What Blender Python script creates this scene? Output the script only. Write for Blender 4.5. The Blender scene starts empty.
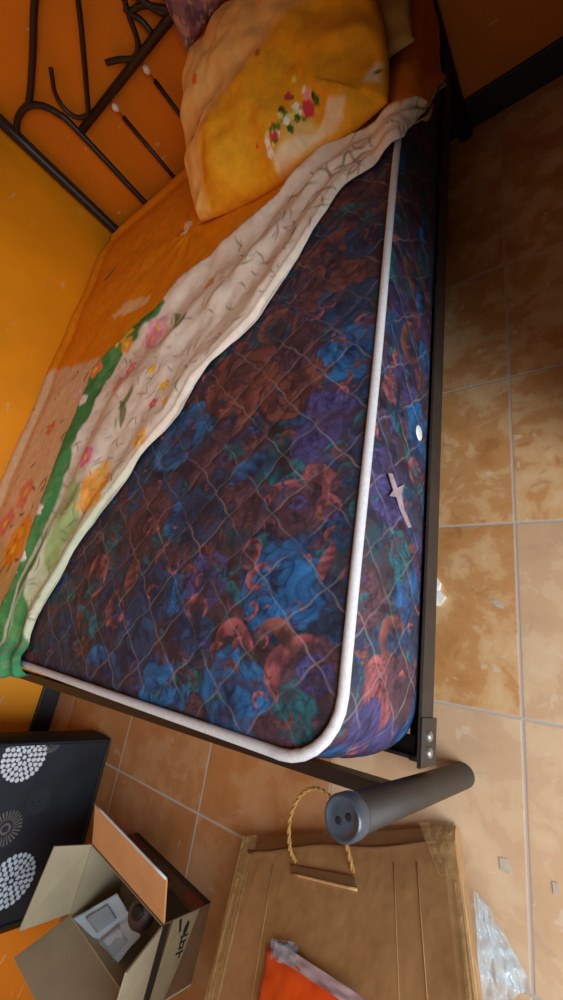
import bpy, bmesh, math, random
import numpy as np
from mathutils import Vector, Matrix

random.seed(5)
SC = bpy.context.scene
COL = SC.collection
PI = math.pi

# ------------------------------------------------------------------ camera solved from the tile grid (40 cm tiles)
F_PX = 417.086
CAM = np.array([0.0, 0.0, 1.0065])
ROT = np.array([[0.7886712, 0.0937386, 0.6076272],
                [0.1581610, 0.9241139, -0.3478484],
                [-0.5941236, 0.3704409, 0.7139963]])

def ray(x, y):
    return ROT @ np.array([x - 281.5, -(y - 500.0), -F_PX])

def on(axis, v, x, y):
    d = ray(x, y)
    t = (v - CAM[axis]) / d[axis]
    return CAM + d * t

def atz(x, y, z): return on(2, z, x, y)
def aty(x, y, Y): return on(1, Y, x, y)

# ------------------------------------------------------------------ helpers
def lin(c):
    c = np.asarray(c, float) / 255.0
    return np.where(c <= 0.04045, c / 12.92, ((c + 0.055) / 1.055) ** 2.4)

def rgba(c):
    l = lin(c)
    return (float(l[0]), float(l[1]), float(l[2]), 1.0)

def wl(o):
    v = Vector((0, 0, 0))
    while o is not None:
        v += o.location
        o = o.parent
    return v

def link(name, me, mat=None, parent=None, smooth=False):
    o = bpy.data.objects.new(name, me)
    COL.objects.link(o)
    if parent is not None:
        me.transform(Matrix.Translation(-wl(parent)))
        o.parent = parent
    if mat is not None:
        me.materials.append(mat)
    if smooth:
        me.polygons.foreach_set('use_smooth', [True] * len(me.polygons))
    me.update()
    return o

def mesh(name, verts, faces, mat=None, parent=None, smooth=False, colors=None):
    me = bpy.data.meshes.new(name)
    me.from_pydata([tuple(map(float, v)) for v in verts], [], [tuple(map(int, f)) for f in faces])
    if colors is not None:
        a = me.color_attributes.new('paint', 'FLOAT_COLOR', 'POINT')
        c = np.ones((len(verts), 4), np.float32)
        c[:, :3] = colors
        a.data.foreach_set('color', c.ravel())
    return link(name, me, mat, parent, smooth)

def bmobj(name, bm, mat=None, parent=None, smooth=False):
    me = bpy.data.meshes.new(name)
    bmesh.ops.recalc_face_normals(bm, faces=bm.faces)
    bm.to_mesh(me)
    bm.free()
    return link(name, me, mat, parent, smooth)

def fix_normals(o):
    bm = bmesh.new(); bm.from_mesh(o.data)
    bmesh.ops.recalc_face_normals(bm, faces=bm.faces)
    bm.to_mesh(o.data); bm.free()
    return o

def thing(name, label, cat, loc=(0, 0, 0), group=None):
    o = bpy.data.objects.new(name, None)
    COL.objects.link(o)
    o.location = loc
    o.empty_display_size = 0.05
    return tag(o, label, cat, group)

def tag(o, label, cat, group=None):
    o['label'] = label
    o['category'] = cat
    if group:
        o['group'] = group
    return o

def struct(o):
    o['kind'] = 'structure'
    return o

def add_box(bm, c, s, rot=None):
    r = bmesh.ops.create_cube(bm, size=1.0)
    M = Matrix.Translation(Vector(c)) @ (rot.to_4x4() if rot else Matrix.Identity(4)) @ Matrix.Diagonal((s[0], s[1], s[2], 1))
    bmesh.ops.transform(bm, matrix=M, verts=r['verts'])
    return r['verts']

def box(name, x0, x1, y0, y1, z0, z1, mat, parent=None, bev=0.0):
    bm = bmesh.new()
    add_box(bm, ((x0 + x1) / 2, (y0 + y1) / 2, (z0 + z1) / 2), (abs(x1 - x0), abs(y1 - y0), abs(z1 - z0)))
    if bev:
        bmesh.ops.bevel(bm, geom=list(bm.edges), offset=bev, segments=2, affect='EDGES', profile=0.5)
    return bmobj(name, bm, mat, parent)

def catmull(pts, n=8):
    P = [np.array(p, float) for p in pts]
    if len(P) < 3:
        return P
    Q = [2 * P[0] - P[1]] + P + [2 * P[-1] - P[-2]]
    out = []
    for i in range(1, len(Q) - 2):
        for k in range(n):
            t = k / n
            a, b, c, d = Q[i - 1], Q[i], Q[i + 1], Q[i + 2]
            out.append(0.5 * ((2 * b) + (-a + c) * t + (2 * a - 5 * b + 4 * c - d) * t * t + (-a + 3 * b - 3 * c + d) * t ** 3))
    out.append(P[-1])
    return out

def add_tube(bm, pts, r, seg=12, closed=False, radii=None):
    P = [Vector(p) for p in pts]
    n = len(P)
    rings = []
    up = Vector((0.13, 0.29, 0.95)).normalized()
    prev = None
    for i in range(n):
        if closed:
            t = (P[(i + 1) % n] - P[i - 1]).normalized()
        else:
            t = (P[min(i + 1, n - 1)] - P[max(i - 1, 0)]).normalized()
        if prev is None:
            a = up if abs(t.dot(up)) < 0.95 else Vector((1, 0, 0))
            nx = (a - t * a.dot(t)).normalized()
        else:
            nx = (prev - t * prev.dot(t)).normalized()
        prev = nx
        ny = t.cross(nx)
        rr = radii[i] if radii is not None else r
        rings.append([bm.verts.new(P[i] + (nx * math.cos(2 * PI * k / seg) + ny * math.sin(2 * PI * k / seg)) * rr) for k in range(seg)])
    m = n if closed else n - 1
    for i in range(m):
        A, B = rings[i], rings[(i + 1) % n]
        for k in range(seg):
            bm.faces.new((A[k], A[(k + 1) % seg], B[(k + 1) % seg], B[k]))
    if not closed:
        bm.faces.new(rings[0][::-1]); bm.faces.new(rings[-1])

def tube(name, pts, r, mat, parent=None, seg=12, closed=False, radii=None):
    bm = bmesh.new()
    add_tube(bm, pts, r, seg, closed, radii)
    return bmobj(name, bm, mat, parent, True)

def lathe(name, prof, loc, mat, parent=None, seg=28, axis=None):
    """prof: list of (r, h)"""
    bm = bmesh.new()
    rings = []
    for r, h in prof:
        if r < 1e-6:
            rings.append([bm.verts.new((0, 0, h))])
        else:
            rings.append([bm.verts.new((r * math.cos(2 * PI * k / seg), r * math.sin(2 * PI * k / seg), h)) for k in range(seg)])
    for A, B in zip(rings, rings[1:]):
        for k in range(seg):
            k2 = (k + 1) % seg
            if len(A) == 1 and len(B) == 1: continue
            if len(A) == 1: bm.faces.new((A[0], B[k2], B[k]))
            elif len(B) == 1: bm.faces.new((A[k], A[k2], B[0]))
            else: bm.faces.new((A[k], A[k2], B[k2], B[k]))
    M = Matrix.Identity(4)
    if axis is not None:
        M = Vector((0, 0, 1)).rotation_difference(Vector(axis).normalized()).to_matrix().to_4x4()
    bmesh.ops.transform(bm, matrix=Matrix.Translation(Vector(loc)) @ M, verts=bm.verts)
    return bmobj(name, bm, mat, parent, True)

def slab(name, pts, thick, mat, parent=None, dirn=None):
    """a polygon (list of 3-D points) given thickness along dirn"""
    P = [np.array(p, float) for p in pts]
    if dirn is None:
        dirn = np.cross(P[1] - P[0], P[2] - P[0]); dirn /= np.linalg.norm(dirn)
    d = np.array(dirn) * thick
    n = len(P)
    V = P + [p + d for p in P]
    Fc = [list(range(n))[::-1], list(range(n, 2 * n))] + [[i, (i + 1) % n, (i + 1) % n + n, i + n] for i in range(n)]
    return fix_normals(mesh(name, V, Fc, mat, parent))

# ------------------------------------------------------------------ numpy noise
def vnoise(x, y, seed=0):
    rs = np.random.RandomState(seed)
    G = rs.rand(256, 256)
    xi = np.floor(x).astype(int); yi = np.floor(y).astype(int)
    fx = x - xi; fy = y - yi
    fx = fx * fx * (3 - 2 * fx); fy = fy * fy * (3 - 2 * fy)
    a = G[xi % 256, yi % 256]; b = G[(xi + 1) % 256, yi % 256]
    c = G[xi % 256, (yi + 1) % 256]; d = G[(xi + 1) % 256, (yi + 1) % 256]
    return (a * (1 - fx) + b * fx) * (1 - fy) + (c * (1 - fx) + d * fx) * fy

def fbm(x, y, seed=0, o=3):
    s = 0; a = 0.5; t = 0
    for k in range(o):
        s = s + a * vnoise(x * 2 ** k, y * 2 ** k, seed + k); t += a; a *= 0.5
    return s / t

def ss(a, b, x):
    t = np.clip((x - a) / (b - a), 0, 1)
    return t * t * (3 - 2 * t)

def blend(col, mask, c):
    m = np.asarray(mask)[:, None]
    col[:] = col * (1 - m) + np.asarray(c) * m

def poly_dist(P, L):
    """distance from points (N,2) to polyline L"""
    best = np.full(len(P), 1e9)
    for a, b in zip(L[:-1], L[1:]):
        ab = b - a
        t = np.clip(((P - a) @ ab) / (ab @ ab + 1e-12), 0, 1)
        q = a + t[:, None] * ab
        best = np.minimum(best, np.hypot(*(P - q).T))
    return best

def in_poly(P, L):
    x, y = P.T
    ins = np.zeros(len(P), bool)
    n = len(L)
    for i in range(n):
        x1, y1 = L[i]; x2, y2 = L[(i + 1) % n]
        c = ((y1 > y) != (y2 > y)) & (x < (x2 - x1) * (y - y1) / (y2 - y1 + 1e-12) + x1)
        ins ^= c
    return ins

def soft_poly(P, L, soft):
    L = np.array(L)
    d = poly_dist(P, np.vstack([L, L[:1]]))
    return ss(-soft, soft, np.where(in_poly(P, L), d, -d))

# ------------------------------------------------------------------ materials
def new_mat(name):
    m = bpy.data.materials.new(name)
    m.use_nodes = True
    nt = m.node_tree
    b = nt.nodes['Principled BSDF']
    return m, nt, b

def N(nt, kind, **kw):
    n = nt.nodes.new(kind)
    for k, v in kw.items():
        if k.startswith('i_'):
            n.inputs[k[2:].replace('_', ' ')].default_value = v
        else:
            setattr(n, k, v)
    return n

def ramp(nt, fac, stops):
    r = nt.nodes.new('ShaderNodeValToRGB')
    e = r.color_ramp.elements
    while len(e) < len(stops): e.new(0.5)
    for q, (p, c) in zip(e, stops):
        q.position = p; q.color = c
    nt.links.new(fac, r.inputs[0])
    return r.outputs[0]

def mixc(nt, fac, a, b, mode='MIX'):
    m = nt.nodes.new('ShaderNodeMix'); m.data_type = 'RGBA'; m.blend_type = mode
    for sock, v in ((m.inputs[0], fac), (m.inputs[6], a), (m.inputs[7], b)):
        if hasattr(v, 'is_linked') or isinstance(v, bpy.types.NodeSocket): nt.links.new(v, sock)
        else: sock.default_value = v
    return m.outputs[2]

def mth(nt, op, a, b=None, c=None):
    m = nt.nodes.new('ShaderNodeMath'); m.operation = op
    for i, v in enumerate((a, b, c)):
        if v is None: continue
        if isinstance(v, bpy.types.NodeSocket): nt.links.new(v, m.inputs[i])
        else: m.inputs[i].default_value = v
    return m.outputs[0]

def noise_tex(nt, scale, detail=4, rough=0.55, vec=None, dist=0.0):
    n = nt.nodes.new('ShaderNodeTexNoise')
    n.inputs['Scale'].default_value = scale; n.inputs['Detail'].default_value = detail
    n.inputs['Roughness'].default_value = rough; n.inputs['Distortion'].default_value = dist
    if vec is not None: nt.links.new(vec, n.inputs['Vector'])
    return n.outputs[0]

def geo_pos(nt):
    return nt.nodes.new('ShaderNodeNewGeometry').outputs['Position']

def obj_co(nt):
    return nt.nodes.new('ShaderNodeTexCoord').outputs['Object']

def bump(nt, b, h, strength, dist):
    n = nt.nodes.new('ShaderNodeBump')
    n.inputs['Strength'].default_value = strength; n.inputs['Distance'].default_value = dist
    nt.links.new(h, n.inputs['Height']); nt.links.new(n.outputs[0], b.inputs['Normal'])

def simple(name, c, rough=0.6, metal=0.0, var=0.12, scale=12.0, spec=0.5, bmp=0.0, coat=0.0):
    m, nt, b = new_mat(name)
    co = obj_co(nt)
    nz = noise_tex(nt, scale, 4, 0.6, co)
    l = lin(c)
    lo = tuple(float(v) for v in l * (1 - var)) + (1,); hi = tuple(float(v) for v in np.minimum(l * (1 + var), 1)) + (1,)
    nt.links.new(ramp(nt, nz, [(0.3, lo), (0.7, hi)]), b.inputs['Base Color'])
    b.inputs['Roughness'].default_value = rough; b.inputs['Metallic'].default_value = metal
    b.inputs['Specular IOR Level'].default_value = spec
    b.inputs['Coat Weight'].default_value = coat
    if bmp:
        bump(nt, b, noise_tex(nt, scale * 6, 3, 0.6, co), bmp, 0.004)
    return m

def wall_mat(name, c, seed):
    m, nt, b = new_mat(name)
    co = geo_pos(nt)
    mp = N(nt, 'ShaderNodeMapping'); mp.inputs['Location'].default_value = (seed, seed * 1.7, 0)
    nt.links.new(co, mp.inputs[0])
    big = noise_tex(nt, 2.2, 4, 0.6, mp.outputs[0])
    l = lin(c)
    col = ramp(nt, big, [(0.3, (*(l * 0.86), 1)), (0.7, (*np.minimum(l * 1.1, 1), 1))])
    # scuffs and flakes where the paint is chipped
    mp2 = N(nt, 'ShaderNodeMapping'); mp2.inputs['Rotation'].default_value = (0.6, 0.3, 0.9); mp2.inputs['Scale'].default_value = (1, 1, 2.6)
    nt.links.new(co, mp2.inputs[0])
    fl = noise_tex(nt, 13, 2.0, 0.5, mp2.outputs[0], 0.4)
    fm = ramp(nt, fl, [(0.70, (0, 0, 0, 1)), (0.72, (1, 1, 1, 1))])
    col = mixc(nt, mth(nt, 'MULTIPLY', fm, 0.7), col, rgba((226, 170, 110)))
    nt.links.new(col, b.inputs['Base Color'])
    b.inputs['Roughness'].default_value = 0.5
    bump(nt, b, noise_tex(nt, 60, 3, 0.6, co), 0.12, 0.003)
    return m

def paint_mat(name, rough=0.85, fabric_scale=900, sheen=0.0, bmp=0.25, spec=0.12):
    m, nt, b = new_mat(name)
    a = N(nt, 'ShaderNodeAttribute', attribute_name='paint')
    co = obj_co(nt)
    nz = noise_tex(nt, 35, 5, 0.65, co)
    col = mixc(nt, 1.0, a.outputs[0], ramp(nt, nz, [(0.3, (0.86, 0.86, 0.86, 1)), (0.7, (1.1, 1.1, 1.1, 1))]), 'MULTIPLY')
    nt.links.new(col, b.inputs['Base Color'])
    b.inputs['Roughness'].default_value = rough
    b.inputs['Sheen Weight'].default_value = sheen
    b.inputs['Specular IOR Level'].default_value = spec
    bump(nt, b, noise_tex(nt, fabric_scale, 2, 0.5, co), bmp, 0.001)
    return m

M = {}
M['metal'] = simple('black_painted_steel', (30, 23, 20), 0.42, 0.0, 0.25, 30, 0.5, 0.1)
M['metal_brown'] = simple('dark_brown_painted_steel', (46, 36, 28), 0.6, 0.0, 0.2, 30, 0.5, 0.08)
M['bracket'] = simple('grey_steel_bracket', (74, 66, 62), 0.4, 0.2, 0.2, 40)
M['bolt'] = simple('zinc_bolt', (150, 145, 140), 0.35, 0.7, 0.15, 40)
M['cap'] = simple('dark_blue_grey_plastic', (52, 62, 72), 0.3, 0.0, 0.15, 30, 0.6)
M['hole'] = simple('dark_hole', (8, 8, 10), 0.9)
M['knob'] = simple('pearly_white_plastic', (225, 215, 205), 0.25, 0.0, 0.08, 60)
M['pin'] = simple('brass_pin', (170, 140, 80), 0.35, 0.7)
M['wall_l'] = wall_mat('orange_wall_paint', (238, 148, 6), 3.0)
M['wall_b'] = wall_mat('deep_orange_wall_paint', (216, 120, 10), 7.0)
M['ceil'] = simple('ceiling_white_paint', (215, 205, 190), 0.9)
M['base'] = simple('black_skirting_paint', (22, 18, 18), 0.5, 0, 0.2, 20)
M['piping'] = simple('off_white_piping_tape', (205, 200, 200), 0.8, 0, 0.08, 150, 0.3, 0.5)
M['cream'] = simple('cream_plastic', (225, 220, 215), 0.4)
M['strip'] = simple('whitish_strip_tone', (150, 128, 130), 0.7, 0, 0.25, 60)
M['scrap_dull'] = simple('dull_paper_scrap', (176, 160, 142), 0.7, 0, 0.08, 40)
M['wood'] = simple('pale_wood_slat', (150, 112, 74), 0.7, 0, 0.2, 8)
M['olive'] = simple('olive_pillow_cotton', (176, 146, 84), 0.9, 0, 0.12, 9, 0.2, 0.2)
M['scrap'] = simple('white_paper_scrap', (228, 222, 214), 0.7, 0, 0.05, 40)
M['rope'] = simple('tan_twisted_rope', (168, 124, 66), 0.85, 0, 0.25, 120, 0.2, 0.5)
M['inner'] = simple('grey_board_inside', (160, 146, 118), 0.85, 0, 0.08, 14)
M['kraft_flap'] = simple('tan_cardboard_flap', (206, 146, 92), 0.8, 0, 0.08, 14)
M['flap_edge'] = simple('pale_cut_cardboard_edge', (200, 205, 205), 0.8)
M['print_brown'] = simple('printed_brown_cardboard', (88, 62, 38), 0.55, 0, 0.3, 9)
M['ink'] = simple('black_ink', (18, 17, 15), 0.5)
M['ink_red'] = simple('red_brown_ink', (120, 48, 26), 0.5)
M['ink_dark'] = simple('dark_brown_ink', (50, 34, 22), 0.5)
M['paper_print'] = simple('faint_grey_print', (146, 162, 174), 0.8)
M['paper'] = simple('pale_blue_paper', (176, 194, 208), 0.8, 0, 0.05, 20)
M['dark_item'] = simple('dull_plum_plastic', (84, 66, 64), 0.5, 0, 0.2, 25)
M['orange_film'] = simple('orange_red_film', (236, 84, 26), 0.3, 0, 0.12, 16, 0.6)
M['grip'] = simple('pinkish_white_film', (205, 178, 184), 0.3, 0, 0.1, 30, 0.6)

# floor: 40 cm marbled tan tiles with pale grout
m, nt, b = new_mat('marbled_tan_floor_tile'); M['floor'] = m
co = geo_pos(nt)
sep = N(nt, 'ShaderNodeSeparateXYZ'); nt.links.new(co, sep.inputs[0])
tx = mth(nt, 'DIVIDE', mth(nt, 'ADD', sep.outputs[0], 0.1618), 0.4)
ty = mth(nt, 'DIVIDE', mth(nt, 'SUBTRACT', sep.outputs[1], 1.1638), 0.4)
def edge(t):
    f = mth(nt, 'FRACT', t)
    return mth(nt, 'MINIMUM', f, mth(nt, 'SUBTRACT', 1.0, f))
ed = mth(nt, 'MINIMUM', edge(tx), edge(ty))
grout = ramp(nt, ed, [(0.0062, (1, 1, 1, 1)), (0.0085, (0, 0, 0, 1))])
cid = N(nt, 'ShaderNodeCombineXYZ')
nt.links.new(mth(nt, 'FLOOR', tx), cid.inputs[0]); nt.links.new(mth(nt, 'FLOOR', ty), cid.inputs[1])
wn = N(nt, 'ShaderNodeTexWhiteNoise'); nt.links.new(cid.outputs[0], wn.inputs[0])
off = N(nt, 'ShaderNodeVectorMath', operation='SCALE'); nt.links.new(wn.outputs['Color'], off.inputs[0]); off.inputs['Scale'].default_value = 9.0
ad = N(nt, 'ShaderNodeVectorMath', operation='ADD'); nt.links.new(co, ad.inputs[0]); nt.links.new(off.outputs[0], ad.inputs[1])
n1 = noise_tex(nt, 9.0, 5, 0.6, ad.outputs[0], 0.25)
n2 = noise_tex(nt, 21, 3, 0.55, ad.outputs[0], 0.5)
col = ramp(nt, n1, [(0.32, rgba((178, 120, 68))), (0.44, rgba((194, 138, 84))), (0.50, rgba((196, 142, 92))), (0.53, rgba((206, 158, 108))), (0.68, rgba((216, 178, 134)))])
spots = ramp(nt, n2, [(0.31, (1, 1, 1, 1)), (0.37, (0, 0, 0, 1))])
col = mixc(nt, mth(nt, 'MULTIPLY', spots, 0.28), col, rgba((134, 82, 44)))
lt = ramp(nt, n2, [(0.66, (0, 0, 0, 1)), (0.69, (1, 1, 1, 1))])
col = mixc(nt, mth(nt, 'MULTIPLY', lt, 0.6), col, rgba((214, 190, 160)))
tone = ramp(nt, wn.outputs[0], [(0.0, (0.9, 0.87, 0.84, 1)), (1.0, (1.05, 1.06, 1.08, 1))])
col = mixc(nt, 1.0, col, tone, 'MULTIPLY')
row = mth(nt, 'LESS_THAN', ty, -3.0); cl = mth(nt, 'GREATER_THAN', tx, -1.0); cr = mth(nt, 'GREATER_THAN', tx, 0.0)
pale = mth(nt, 'MAXIMUM', mth(nt, 'MULTIPLY', mth(nt, 'MULTIPLY', row, cl), 0.45), mth(nt, 'MULTIPLY', mth(nt, 'MULTIPLY', mth(nt, 'LESS_THAN', ty, -2.0), cr), 0.40))  # paler doorway-side tiles: tile tone plus daylight put into the colour
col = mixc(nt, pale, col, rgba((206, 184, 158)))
brn = mth(nt, 'LESS_THAN', tx, -1.0)  # browner left tiles: tile tone plus the dim corner's shade in the colour
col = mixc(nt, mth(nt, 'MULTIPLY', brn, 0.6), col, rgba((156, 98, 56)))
col = mixc(nt, grout, col, rgba((176, 160, 148)))
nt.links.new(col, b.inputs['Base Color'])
b.inputs['Roughness'].default_value = 0.33
nt.links.new(ramp(nt, grout, [(0.0, (0.33, 0.33, 0.33, 1)), (1.0, (0.9, 0.9, 0.9, 1))]), b.inputs['Roughness'])
bump(nt, b, mth(nt, 'SUBTRACT', mth(nt, 'MULTIPLY', n1, 0.15), grout), 0.35, 0.002)

# quilted mattress ticking: painted roses + thin stitched ogee threads
QP = 0.112
m, nt, b = new_mat('quilted_rose_ticking'); M['ticking'] = m
a = N(nt, 'ShaderNodeAttribute', attribute_name='paint')
q = N(nt, 'ShaderNodeAttribute', attribute_name='quilt')
sep = N(nt, 'ShaderNodeSeparateXYZ'); nt.links.new(q.outputs['Vector'], sep.inputs[0])
def fam(s):
    ph = mth(nt, 'ADD', sep.outputs[0], mth(nt, 'MULTIPLY', sep.outputs[1], s))
    wob = mth(nt, 'MULTIPLY', mth(nt, 'SINE', mth(nt, 'MULTIPLY', sep.outputs[1], 2 * PI / QP * 3)), 0.0026 * s)
    f = mth(nt, 'FRACT', mth(nt, 'DIVIDE', mth(nt, 'ADD', ph, wob), QP))
    return mth(nt, 'MULTIPLY', mth(nt, 'MINIMUM', f, mth(nt, 'SUBTRACT', 1.0, f)), QP)
ql = mth(nt, 'MINIMUM', fam(1.0), fam(-1.0))
thr = ramp(nt, ql, [(0.0004, (1, 1, 1, 1)), (0.0011, (0, 0, 0, 1))])
grain = noise_tex(nt, 260, 3, 0.6, obj_co(nt))
brk = noise_tex(nt, 14, 2, 0.5, obj_co(nt))
tm = mth(nt, 'MULTIPLY', thr, ramp(nt, brk, [(0.35, (0.05, 0.05, 0.05, 1)), (0.65, (0.42, 0.42, 0.42, 1))]))
col = mixc(nt, 1.0, a.outputs[0], ramp(nt, grain, [(0.3, (0.8, 0.8, 0.8, 1)), (0.7, (1.15, 1.15, 1.15, 1))]), 'MULTIPLY')
col = mixc(nt, tm, col, rgba((158, 142, 140)))
nt.links.new(col, b.inputs['Base Color'])
b.inputs['Roughness'].default_value = 0.6; b.inputs['Specular IOR Level'].default_value = 0.3
bump(nt, b, mth(nt, 'ADD', mth(nt, 'MULTIPLY', ramp(nt, ql, [(0.0, (0, 0, 0, 1)), (0.014, (1, 1, 1, 1))]), 0.22), mth(nt, 'MULTIPLY', grain, 0.15)), 0.5, 0.004)

M['sheet'] = paint_mat('printed_cotton_sheet', 0.85)
M['pillowcase'] = paint_mat('printed_cotton_pillowcase', 0.85)
M['cushion'] = paint_mat('printed_purple_cushion_cover', 0.85)
M['casep'] = paint_mat('black_flower_print_fabric', 0.55, 300, 0.05, 0.3, 0.4)

# corrugated kraft board of the flat carton
m, nt, b = new_mat('kraft_carton_board'); M['kraft'] = m
co = obj_co(nt)
mp = N(nt, 'ShaderNodeMapping'); mp.inputs['Scale'].default_value = (1, 1, 1); nt.links.new(co, mp.inputs[0])
n1 = noise_tex(nt, 5, 4, 0.6, mp.outputs[0]); n2 = noise_tex(nt, 40, 4, 0.6, mp.outputs[0])
col = ramp(nt, n1, [(0.3, rgba((150, 108, 66))), (0.7, rgba((176, 132, 86)))])
col = mixc(nt, 0.12, col, ramp(nt, n2, [(0.3, rgba((110, 74, 40))), (0.7, rgba((190, 150, 104)))]))
nt.links.new(col, b.inputs['Base Color']); b.inputs['Roughness'].default_value = 0.5
b.inputs['Coat Weight'].default_value = 0.25; b.inputs['Coat Roughness'].default_value = 0.3
bump(nt, b, n1, 0.4, 0.02)

# clear wrapping film
def film(name, tint, alpha):
    m, nt, b = new_mat(name)
    nz = noise_tex(nt, 30, 3, 0.6, obj_co(nt))
    b.inputs['Base Color'].default_value = rgba(tint)
    b.inputs['Roughness'].default_value = 0.12
    b.inputs['Specular IOR Level'].default_value = 0.9
    b.inputs['Coat Weight'].default_value = 1.0; b.inputs['Coat Roughness'].default_value = 0.05
    nt.links.new(ramp(nt, nz, [(0.3, (alpha * 0.6,) * 3 + (1,)), (0.7, (min(1, alpha * 1.4),) * 3 + (1,))]), b.inputs['Alpha'])
    bump(nt, b, nz, 0.6, 0.01)
    return m
M['film'] = film('clear_plastic_film', (170, 218, 240), 0.3)  # cyan tint puts the sky glints into the film colour
M['tape'] = film('clear_packing_tape', (200, 165, 110), 0.4)

# ------------------------------------------------------------------ room shell
XL, YB, YF, XR, ZC = -1.90, 1.92, -1.16, 0.95, 2.55
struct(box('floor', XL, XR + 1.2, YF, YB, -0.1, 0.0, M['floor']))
struct(box('wall_left', XL - 0.12, XL, YF - 0.12, YB + 0.12, 0.0, ZC, M['wall_l']))
struct(box('wall_back', XL, XR, YB, YB + 0.12, 0.0, ZC, M['wall_b']))
M['wall_d'] = simple('dark_brown_blocker', (64, 38, 20), 0.7, 0, 0.1, 6)  # dark so the added blocker bounces little light
M['wall_w'] = simple('cream_wall_paint', (222, 212, 192), 0.7, 0, 0.05, 6)
struct(box('wall_foot', XL, XR + 0.12, YF - 0.12, YF, 0.0, ZC, M['wall_w']))
struct(box('ceiling', XL - 0.12, XR + 0.12, YF - 0.12, YB + 0.12, ZC, ZC + 0.1, M['ceil']))
struct(box('baseboard_left', XL, XL + 0.016, YF, YB - 0.016, 0.0, 0.075, M['base'], bev=0.003))
struct(box('baseboard_back', XL + 0.016, 0.2, YB - 0.016, YB, 0.0, 0.098, M['base'], bev=0.003))
struct(box('wall_left', XL, -1.462, YF, -0.852, 0.0, ZC, M['wall_b']))
# right wall: a doorway to daylight beside the foot of the bed, and an unseen wall block added beyond it to shade the back corner
DY0, DY1, DZ = -1.00, 0.10, 2.1
bm = bmesh.new()
add_box(bm, (XR + 0.06, (YF + DY0) / 2, ZC / 2), (0.12, DY0 - YF, ZC))
add_box(bm, (XR + 0.06, (DY0 + DY1) / 2, (ZC + DZ) / 2), (0.12, DY1 - DY0, ZC - DZ))
add_box(bm, (XR + 0.06, (DY1 + YB) / 2, ZC / 2), (0.12, YB - DY1, ZC))
struct(bmobj('wall_right', bm, M['wall_w']))
JX, JY = 0.13, 0.42
struct(box('wall_light_blocker', JX, XR, JY, YB, 0.0, ZC, M['wall_d']))
bm = bmesh.new()
for y in (DY0 + 0.02, DY1 - 0.02):
    add_box(bm, (XR + 0.06, y, DZ / 2), (0.14, 0.04, DZ))
add_box(bm, (XR + 0.06, (DY0 + DY1) / 2, DZ - 0.02), (0.14, DY1 - DY0 - 0.08, 0.04))
struct(bmobj('door_1', bm, M['base']))

# ------------------------------------------------------------------ mattress
MX0, MX1, MY0, MY1 = -1.885, -0.290, -0.118, 1.855
ZT, ZB = 0.480, 0.226
RC = 0.085

def quilt(x, y):
    def f(s):
        t = (x + s * y + 0.0026 * s * np.sin(2 * PI / QP * 3 * y)) / QP
        fr = t - np.floor(t)
        return np.minimum(fr, 1 - fr) * QP
    return np.minimum(f(1.0), f(-1.0))

def qwarp(x, y):
    return (x + 0.024 * (fbm(x * 9 + 3, y * 9 + 5, 201, 2) - 0.5), y + 0.024 * (fbm(x * 9 + 40, y * 9 + 50, 207, 2) - 0.5))

def mat_z(x, y):
    """top of the mattress (without quilting)"""
    d = np.minimum(np.minimum(x - MX0, MX1 - x), np.minimum(y - MY0, MY1 - y))
    return ZT + 0.016 * ss(0.0, 0.16, d) - 0.004 * (1 - ss(0, 0.02, d))

PAL = {'blue': ((24, 42, 80), (46, 114, 170)), 'navy': ((32, 38, 56), (50, 76, 112)), 'teal': ((26, 58, 66), (48, 108, 118)),
       'purple': ((50, 42, 72), (84, 76, 128)), 'red': ((96, 48, 56), (180, 98, 100)), 'plum': ((58, 40, 50), (104, 68, 78)),
       'rust': ((76, 46, 44), (140, 80, 70))}

def paint_rose(P, col, cx, cy, r, kind, seed):
    rs = np.random.RandomState(seed)
    dx = P[:, 0] - cx; dy = P[:, 1] - cy
    sel = np.where(dx * dx + dy * dy < (1.5 * r) ** 2)[0]
    if len(sel) == 0: return
    x = dx[sel] / r; y = dy[sel] / r
    wx = x + 0.42 * (vnoise(x * 2.4 + 40, y * 2.4 + 17, seed) - 0.5)
    wy = y + 0.42 * (vnoise(x * 2.4 + 7, y * 2.4 + 61, seed + 3) - 0.5)
    rho = np.hypot(wx, wy); th = np.arctan2(wy, wx)
    lo, hi = (lin(c) for c in PAL[kind])
    c = col[sel]
    for L in range(5):
        R0 = 1.08 - 0.21 * L
        n = 5 - (L > 1) - (L > 3)
        offs = rs.rand() * 6.28
        for k in range(n):
            if rs.rand() < 0.22: continue
            a = offs + k * 2 * PI / n
            pr = R0 * (0.55 + 0.12 * rs.rand())
            cxp, cyp = (R0 - pr) * math.cos(a), (R0 - pr) * math.sin(a)
            d = np.hypot(wx - cxp, wy - cyp)
            mask = ss(pr + 0.016, pr - 0.016, d)
            # petals curl: bright rim, dark throat, and a brush of lighter strokes
            g = np.clip(((wx - cxp) * math.cos(a) + (wy - cyp) * math.sin(a)) / pr * 0.5 + 0.5, 0, 1)
            st = 0.5 + 0.5 * np.sin(th * 9 + rs.rand() * 6 + rho * 6)
            tt = np.clip(g ** 1.5 * (0.55 + 0.45 * rs.rand()) + 0.18 * st * g, 0, 1)
            pc = lo * (1 - tt[:, None]) + hi * tt[:, None]
            pc = pc * (1 - 0.55 * np.exp(-((d - pr) / 0.05) ** 2))[:, None]
            c = c * (1 - mask[:, None]) + pc * mask[:, None]
    col[sel] = c

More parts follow.
